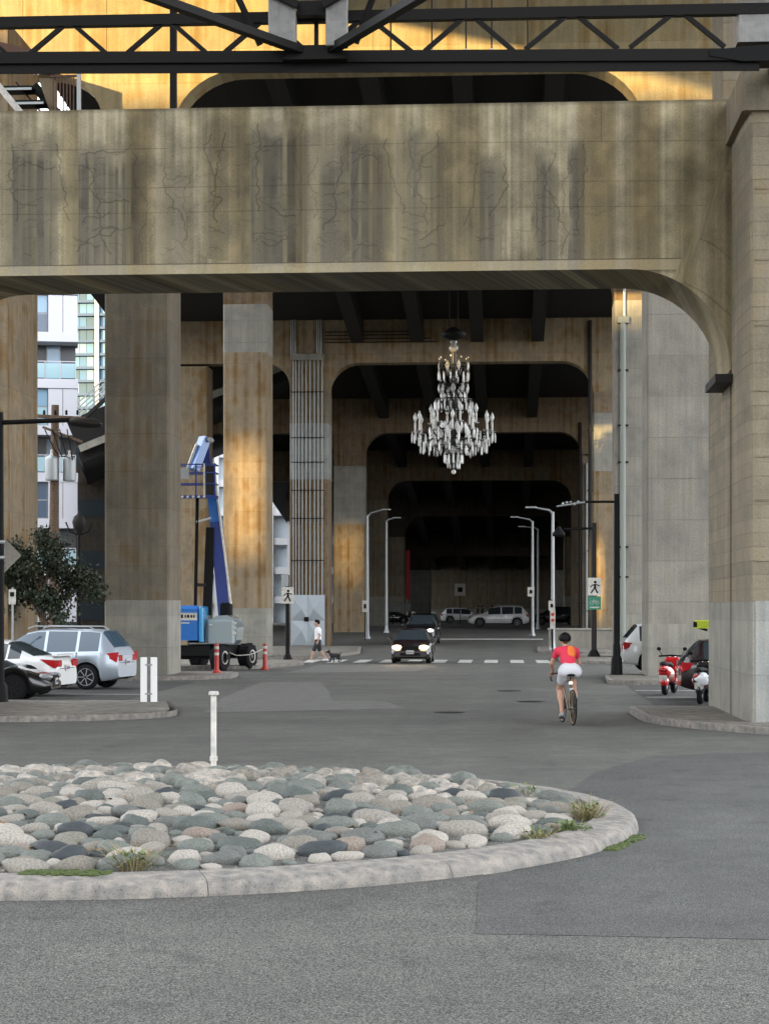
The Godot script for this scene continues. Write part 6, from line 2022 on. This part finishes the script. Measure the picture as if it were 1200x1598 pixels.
func bicycle(at: Vector3, turn: float) -> void:
	var o := thing("bicycle", "slim bronze road bicycle with curved handlebars under the rider in white shorts", "bicycle", at, turn)
	var fr := car_paint(0.16, 0.10, 0.05, 0.3)
	var tan_side := mat(lin(0.30, 0.22, 0.13), 0.7)
	var wb := Basis(Vector3.RIGHT, PI / 2)
	for x in [-0.5, 0.5]:
		var c := Vector3(x, 0.34, 0)
		var prof := []
		for k in 9:
			var a := TAU * k / 8
			prof.push_back([0.325 + 0.016 * cos(a), 0.016 * sin(a)])
		var w := part("wheel", MB.new().lathe(prof, 36, c, wb), M.rubber, o)
		var pr := []
		for k in 7:
			var a := TAU * k / 6
			pr.push_back([0.302 + 0.012 * cos(a), 0.012 * sin(a)])
		part("rim", MB.new().lathe(pr, 36, c, wb), tan_side, w)
		var sp := MB.new()
		for k in 20:
			var a := TAU * k / 20
			sp.bar(c + Vector3(0, 0, 0.02 * (1 if k % 2 else -1)), c + Vector3(cos(a) * 0.3, sin(a) * 0.3, 0), 0.004)
		part("spokes", sp, M.galv, w)
		part("hub", MB.new().lathe([[0.02, -0.05], [0.025, 0.0], [0.02, 0.05]], 10, c, wb), M.galv, w)
	var bb := Vector3(-0.08, 0.29, 0)
	var seat := Vector3(-0.24, 0.86, 0)
	var hd := Vector3(0.36, 0.84, 0)
	var hl := Vector3(0.39, 0.70, 0)
	var mb := MB.new()
	mb.tube([bb, seat], 0.017, 8).tube([Vector3(-0.23, 0.82, 0), hd], 0.016, 8).tube([bb, hl], 0.019, 8).tube([hd + Vector3(-0.01, 0.04, 0), hl + Vector3(0.01, -0.04, 0)], 0.02, 8)
	for s in [-1, 1]:
		mb.tube([bb + Vector3(0, 0, s * 0.02), Vector3(-0.5, 0.34, s * 0.06)], 0.01, 6).tube([seat + Vector3(0, -0.06, s * 0.015), Vector3(-0.5, 0.34, s * 0.06)], 0.009, 6).tube([hl + Vector3(0.01, -0.04, s * 0.03), Vector3(0.45, 0.5, s * 0.05), Vector3(0.5, 0.34, s * 0.055)], 0.011, 6)
	part("frame", mb, fr, o)
	part("saddle", MB.new().loft(ellipse_rows([[-0.38, 0.945, 0.07, 0.025], [-0.3, 0.95, 0.085, 0.03], [-0.2, 0.945, 0.045, 0.025], [-0.1, 0.94, 0.022, 0.02]])).tube([seat, Vector3(-0.25, 0.94, 0)], 0.014, 6), M.black, o)
	part("handlebar", MB.new().tube([hd + Vector3(0, 0.04, 0), Vector3(0.34, 0.95, 0), Vector3(0.42, 0.96, 0)], 0.014, 6).tube([Vector3(0.42, 0.96, -0.22), Vector3(0.42, 0.96, 0.22)], 0.014, 8), M.black, o)
	for s in [-1, 1]:
		part("handlebar_drop", MB.new().tube([Vector3(0.42, 0.96, s * 0.2), Vector3(0.5, 0.95, s * 0.22), Vector3(0.54, 0.88, s * 0.225), Vector3(0.48, 0.82, s * 0.23), Vector3(0.38, 0.82, s * 0.235)], 0.015, 8), M.black, o)
		part("pedal", MB.new().cbox(Vector3(-0.08 - s * 0.02, 0.29 + s * 0.17, s * 0.13), Vector3(0.09, 0.02, 0.08), 0.005), M.black, o)
		part("crank", MB.new().bar(bb + Vector3(0, 0, s * 0.06), Vector3(-0.08 - s * 0.02, 0.29 + s * 0.17, s * 0.08), 0.022), M.galv, o)
	part("chainring", MB.new().lathe([[0.07, -0.004], [0.095, 0.0], [0.07, 0.004]], 20, bb + Vector3(0, 0, 0.05), wb), M.galv, o)
	part("rear_reflector", MB.new().cbox(Vector3(-0.30, 0.80, 0), Vector3(0.03, 0.06, 0.08), 0.008), mat(lin(0.8, 0.72, 0.65), 0.3), o)
	part("rear_brake", MB.new().box(Vector3(-0.36, 0.68, 0), Vector3(0.05, 0.05, 0.07)), M.galv, o)

func cyclist(at: Vector3, turn: float) -> void:
	var o := thing("person", "cyclist seen from behind in red-pink top, white shorts and dark helmet", "person", at, turn)
	var skin := mat(lin(0.40, 0.22, 0.145), 0.55)
	var head := Vector3(0.30, 1.60, 0)
	var legs := [[Vector3(-0.2, 1.01, -0.10), Vector3(0.14, 0.66, -0.13), Vector3(-0.12, 0.24, -0.13), Vector3(0.03, 0.165, -0.13)], [Vector3(-0.2, 1.01, 0.10), Vector3(0.23, 0.90, 0.13), Vector3(-0.10, 0.58, 0.13), Vector3(0.04, 0.50, 0.13)]]
	var arms := [[Vector3(0.12, 1.40, -0.19), Vector3(0.22, 1.16, -0.27), Vector3(0.37, 0.985, -0.215)], [Vector3(0.12, 1.40, 0.19), Vector3(0.22, 1.16, 0.27), Vector3(0.37, 0.985, 0.215)]]
	var hip := Vector3(-0.22, 1.04, 0)
	var b := [[hip + Vector3(0, 0, -0.08), hip + Vector3(0, 0, 0.08), 0.13, 0.13], [hip, Vector3(-0.06, 1.22, 0), 0.125, 0.11], [Vector3(-0.06, 1.22, 0), Vector3(0.08, 1.36, 0), 0.11, 0.12], [Vector3(0.10, 1.39, -0.12), Vector3(0.10, 1.39, 0.12), 0.08, 0.08], [Vector3(0.13, 1.42, 0), Vector3(0.24, 1.53, 0), 0.055, 0.05]]
	for l in legs:
		b.append_array([[l[0], l[1], 0.09, 0.06], [l[1], l[1].lerp(l[2], 0.35), 0.058, 0.060], [l[1].lerp(l[2], 0.35), l[2], 0.058, 0.036], [l[2], l[3], 0.04, 0.03]])
	for a in arms:
		b.append_array([[a[0], a[1], 0.045, 0.036], [a[1], a[2], 0.036, 0.025]])
	b.append_array(face(head, Vector3(0.95, -0.3, 0), Vector3(0.3, 0.95, 0), 0.1))
	var mb := flesh(b, 0.014, 0.012)
	for a in arms:
		flesh(hand_bones(a[2], Vector3(0.8, -0.25, 0), Vector3(0.15, -1, 0), Vector3(0.1, 0, -signf(a[0].z)), 0.75), 0.005, 0.004, [], mb)
	part("body", mb, skin, o)
	var red := mat(lin(0.55, 0.022, 0.055), 0.75)
	var e := [[Vector3(-0.16, 1.10, 0), Vector3(-0.05, 1.22, 0), 0.14, 0.125], [Vector3(-0.05, 1.22, -0.02), Vector3(0.08, 1.36, -0.02), 0.125, 0.132], [Vector3(-0.05, 1.22, 0.02), Vector3(0.08, 1.36, 0.02), 0.125, 0.132], [Vector3(0.10, 1.39, -0.13), Vector3(0.10, 1.39, 0.13), 0.095, 0.095]]
	for a in arms:
		e.push_back([a[0], a[0].lerp(a[1], 0.42), 0.062, 0.056])
	part("top", flesh(e, 0.014, 0.014, [[Vector3(0.62, 0.78, 0), 1.245]]), red, o)
	part("orange_back_patch", flesh([[Vector3(-0.07, 1.33, 0.05), Vector3(0.02, 1.42, 0.06), 0.085, 0.085]], 0.012, 0.01), mat(lin(0.62, 0.14, 0.02), 0.75), o)  # rounded orange patch on the upper back
	var q := [[hip + Vector3(0, 0, -0.075), hip + Vector3(0, 0, 0.075), 0.137, 0.137], [hip, Vector3(-0.12, 1.16, 0), 0.128, 0.118]]
	for l in legs:
		q.push_back([l[0] + Vector3(-0.02, 0, signf(l[0].z) * 0.02), l[0].lerp(l[1], 0.5), 0.112, 0.096])
	part("shorts", flesh(q, 0.014, 0.010), mat(lin(0.5, 0.5, 0.52), 0.85), o)
	for l in legs:
		part("shoe", flesh([[l[2] + Vector3(-0.045, -0.045, 0), l[2] + Vector3(0.03, -0.05, 0), 0.042, 0.045], [l[2] + Vector3(0.03, -0.055, 0), l[3] + Vector3(0.03, -0.01, 0), 0.042, 0.032]], 0.012, 0.01), mat(lin(0.3, 0.29, 0.28), 0.6), o)
	var hb := Basis(Vector3.BACK, -0.25)
	var hm := part("helmet", flesh([[head + Vector3(-0.05, 0.045, 0), head + Vector3(0.05, 0.04, 0), 0.118, 0.11]], 0.012, 0.01, [[Vector3(0.15, -0.98, 0), 0.15 * head.x - 0.98 * (head.y + 0.0)]]), M.black, o)
	for z in [-0.05, 0.0, 0.05]:
		part("helmet_vent", MB.new().ball(head + Vector3(-0.07, 0.125, z), Vector3(0.06, 0.02, 0.012), 8, 5, hb), M.rubber, hm)
	part("hair", flesh([[head + Vector3(-0.08, -0.02, 0), head + Vector3(-0.09, -0.10, 0), 0.05, 0.035]], 0.01, 0.01), mat(lin(0.05, 0.025, 0.012), 0.7), o)
	for s in [-1, 1]:
		part("eye", MB.new().ball(head + Vector3(0.092, -0.02, s * 0.034), Vector3(0.01, 0.009, 0.014), 8, 6), M.black, o)

func dog(at: Vector3, turn: float) -> void:
	# faces +X
	var o := thing("dog", "small black dog trotting behind the man in the white shirt", "dog", at, turn)
	var b := [[Vector3(-0.15, 0.29, 0), Vector3(0.02, 0.28, 0), 0.072, 0.078], [Vector3(0.02, 0.28, 0), Vector3(0.14, 0.285, 0), 0.085, 0.09], [Vector3(0.17, 0.32, 0), Vector3(0.25, 0.42, 0), 0.06, 0.045], [Vector3(0.26, 0.44, 0), Vector3(0.29, 0.44, 0), 0.055, 0.05], [Vector3(0.31, 0.43, 0), Vector3(0.385, 0.41, 0), 0.033, 0.022], [Vector3(0.25, 0.47, 0.035), Vector3(0.235, 0.53, 0.045), 0.02, 0.008], [Vector3(0.25, 0.47, -0.035), Vector3(0.235, 0.53, -0.045), 0.02, 0.008], [Vector3(-0.2, 0.32, 0), Vector3(-0.29, 0.42, 0), 0.02, 0.012]]
	for s in [-1, 1]:
		var f: float = 0.05 * s
		b.append_array([[Vector3(0.13, 0.25, s * 0.055), Vector3(0.12 + f, 0.14, s * 0.055), 0.035, 0.022], [Vector3(0.12 + f, 0.14, s * 0.055), Vector3(0.12 + f * 1.5, 0.03, s * 0.055), 0.02, 0.015], [Vector3(0.12 + f * 1.5, 0.022, s * 0.055), Vector3(0.16 + f * 1.5, 0.018, s * 0.055), 0.019, 0.015]])
		b.append_array([[Vector3(-0.17, 0.27, s * 0.05), Vector3(-0.12 - f, 0.17, s * 0.055), 0.05, 0.03], [Vector3(-0.12 - f, 0.17, s * 0.055), Vector3(-0.21 - f, 0.11, s * 0.055), 0.025, 0.018], [Vector3(-0.21 - f, 0.11, s * 0.055), Vector3(-0.19 - f, 0.025, s * 0.055), 0.017, 0.014], [Vector3(-0.19 - f, 0.022, s * 0.055), Vector3(-0.15 - f, 0.018, s * 0.055), 0.018, 0.014]])
	part("body", flesh(b, 0.010, 0.009), mat(lin(0.012, 0.012, 0.012), 0.7), o)
	part("collar", MB.new().lathe([[0.056, -0.01], [0.056, 0.01]], 12, Vector3(0.215, 0.375, 0), Basis(Vector3.BACK, -0.65)), M.red, o)
	for s in [-1, 1]:
		part("eye", MB.new().ball(Vector3(0.315, 0.455, s * 0.032), Vector3(0.008, 0.008, 0.008), 6, 4), M.chrome, o)

func people() -> void:
	var skin := mat(lin(0.42, 0.26, 0.18), 0.6)
	var white := mat(lin(0.72, 0.71, 0.70), 0.8)
	var dark := mat(lin(0.02, 0.02, 0.024), 0.8)
	var navy := mat(lin(0.03, 0.035, 0.055), 0.8)
	bicycle(Vector3(1.19, 0.0, -37.12), 1.74)
	cyclist(Vector3(1.19, 0.0, -37.12), 1.74)
	var p := walking_person("man in white shirt and black shorts walking left at the kerb", Vector3(-7.78, 0.004, -79.6), PI, white, dark, white, skin)
	dog(Vector3(-7.1, 0.004, -79.9), PI + 0.3)
	var ls := mat(lin(0.05, 0.05, 0.055), 0.8)
	var far1 := walking_person("distant walker in dark clothes, left one of the pair before the far wall", Vector3(-2.95, 0.854, -205), PI, dark, dark, dark, skin, "distant walkers before the far wall")
	var c := copy_of(far1, "distant walker in dark clothes, right one of the pair before the far wall", Vector3(-2.45, 0.854, -204.6), 0.1)
	var c2 := copy_of(far1, "distant lone walker with pale trousers before the far wall", Vector3(-1.45, 0.854, -205.2), PI)
	c2.get_node("shorts").material_override = mat(lin(0.3, 0.28, 0.25), 0.8)
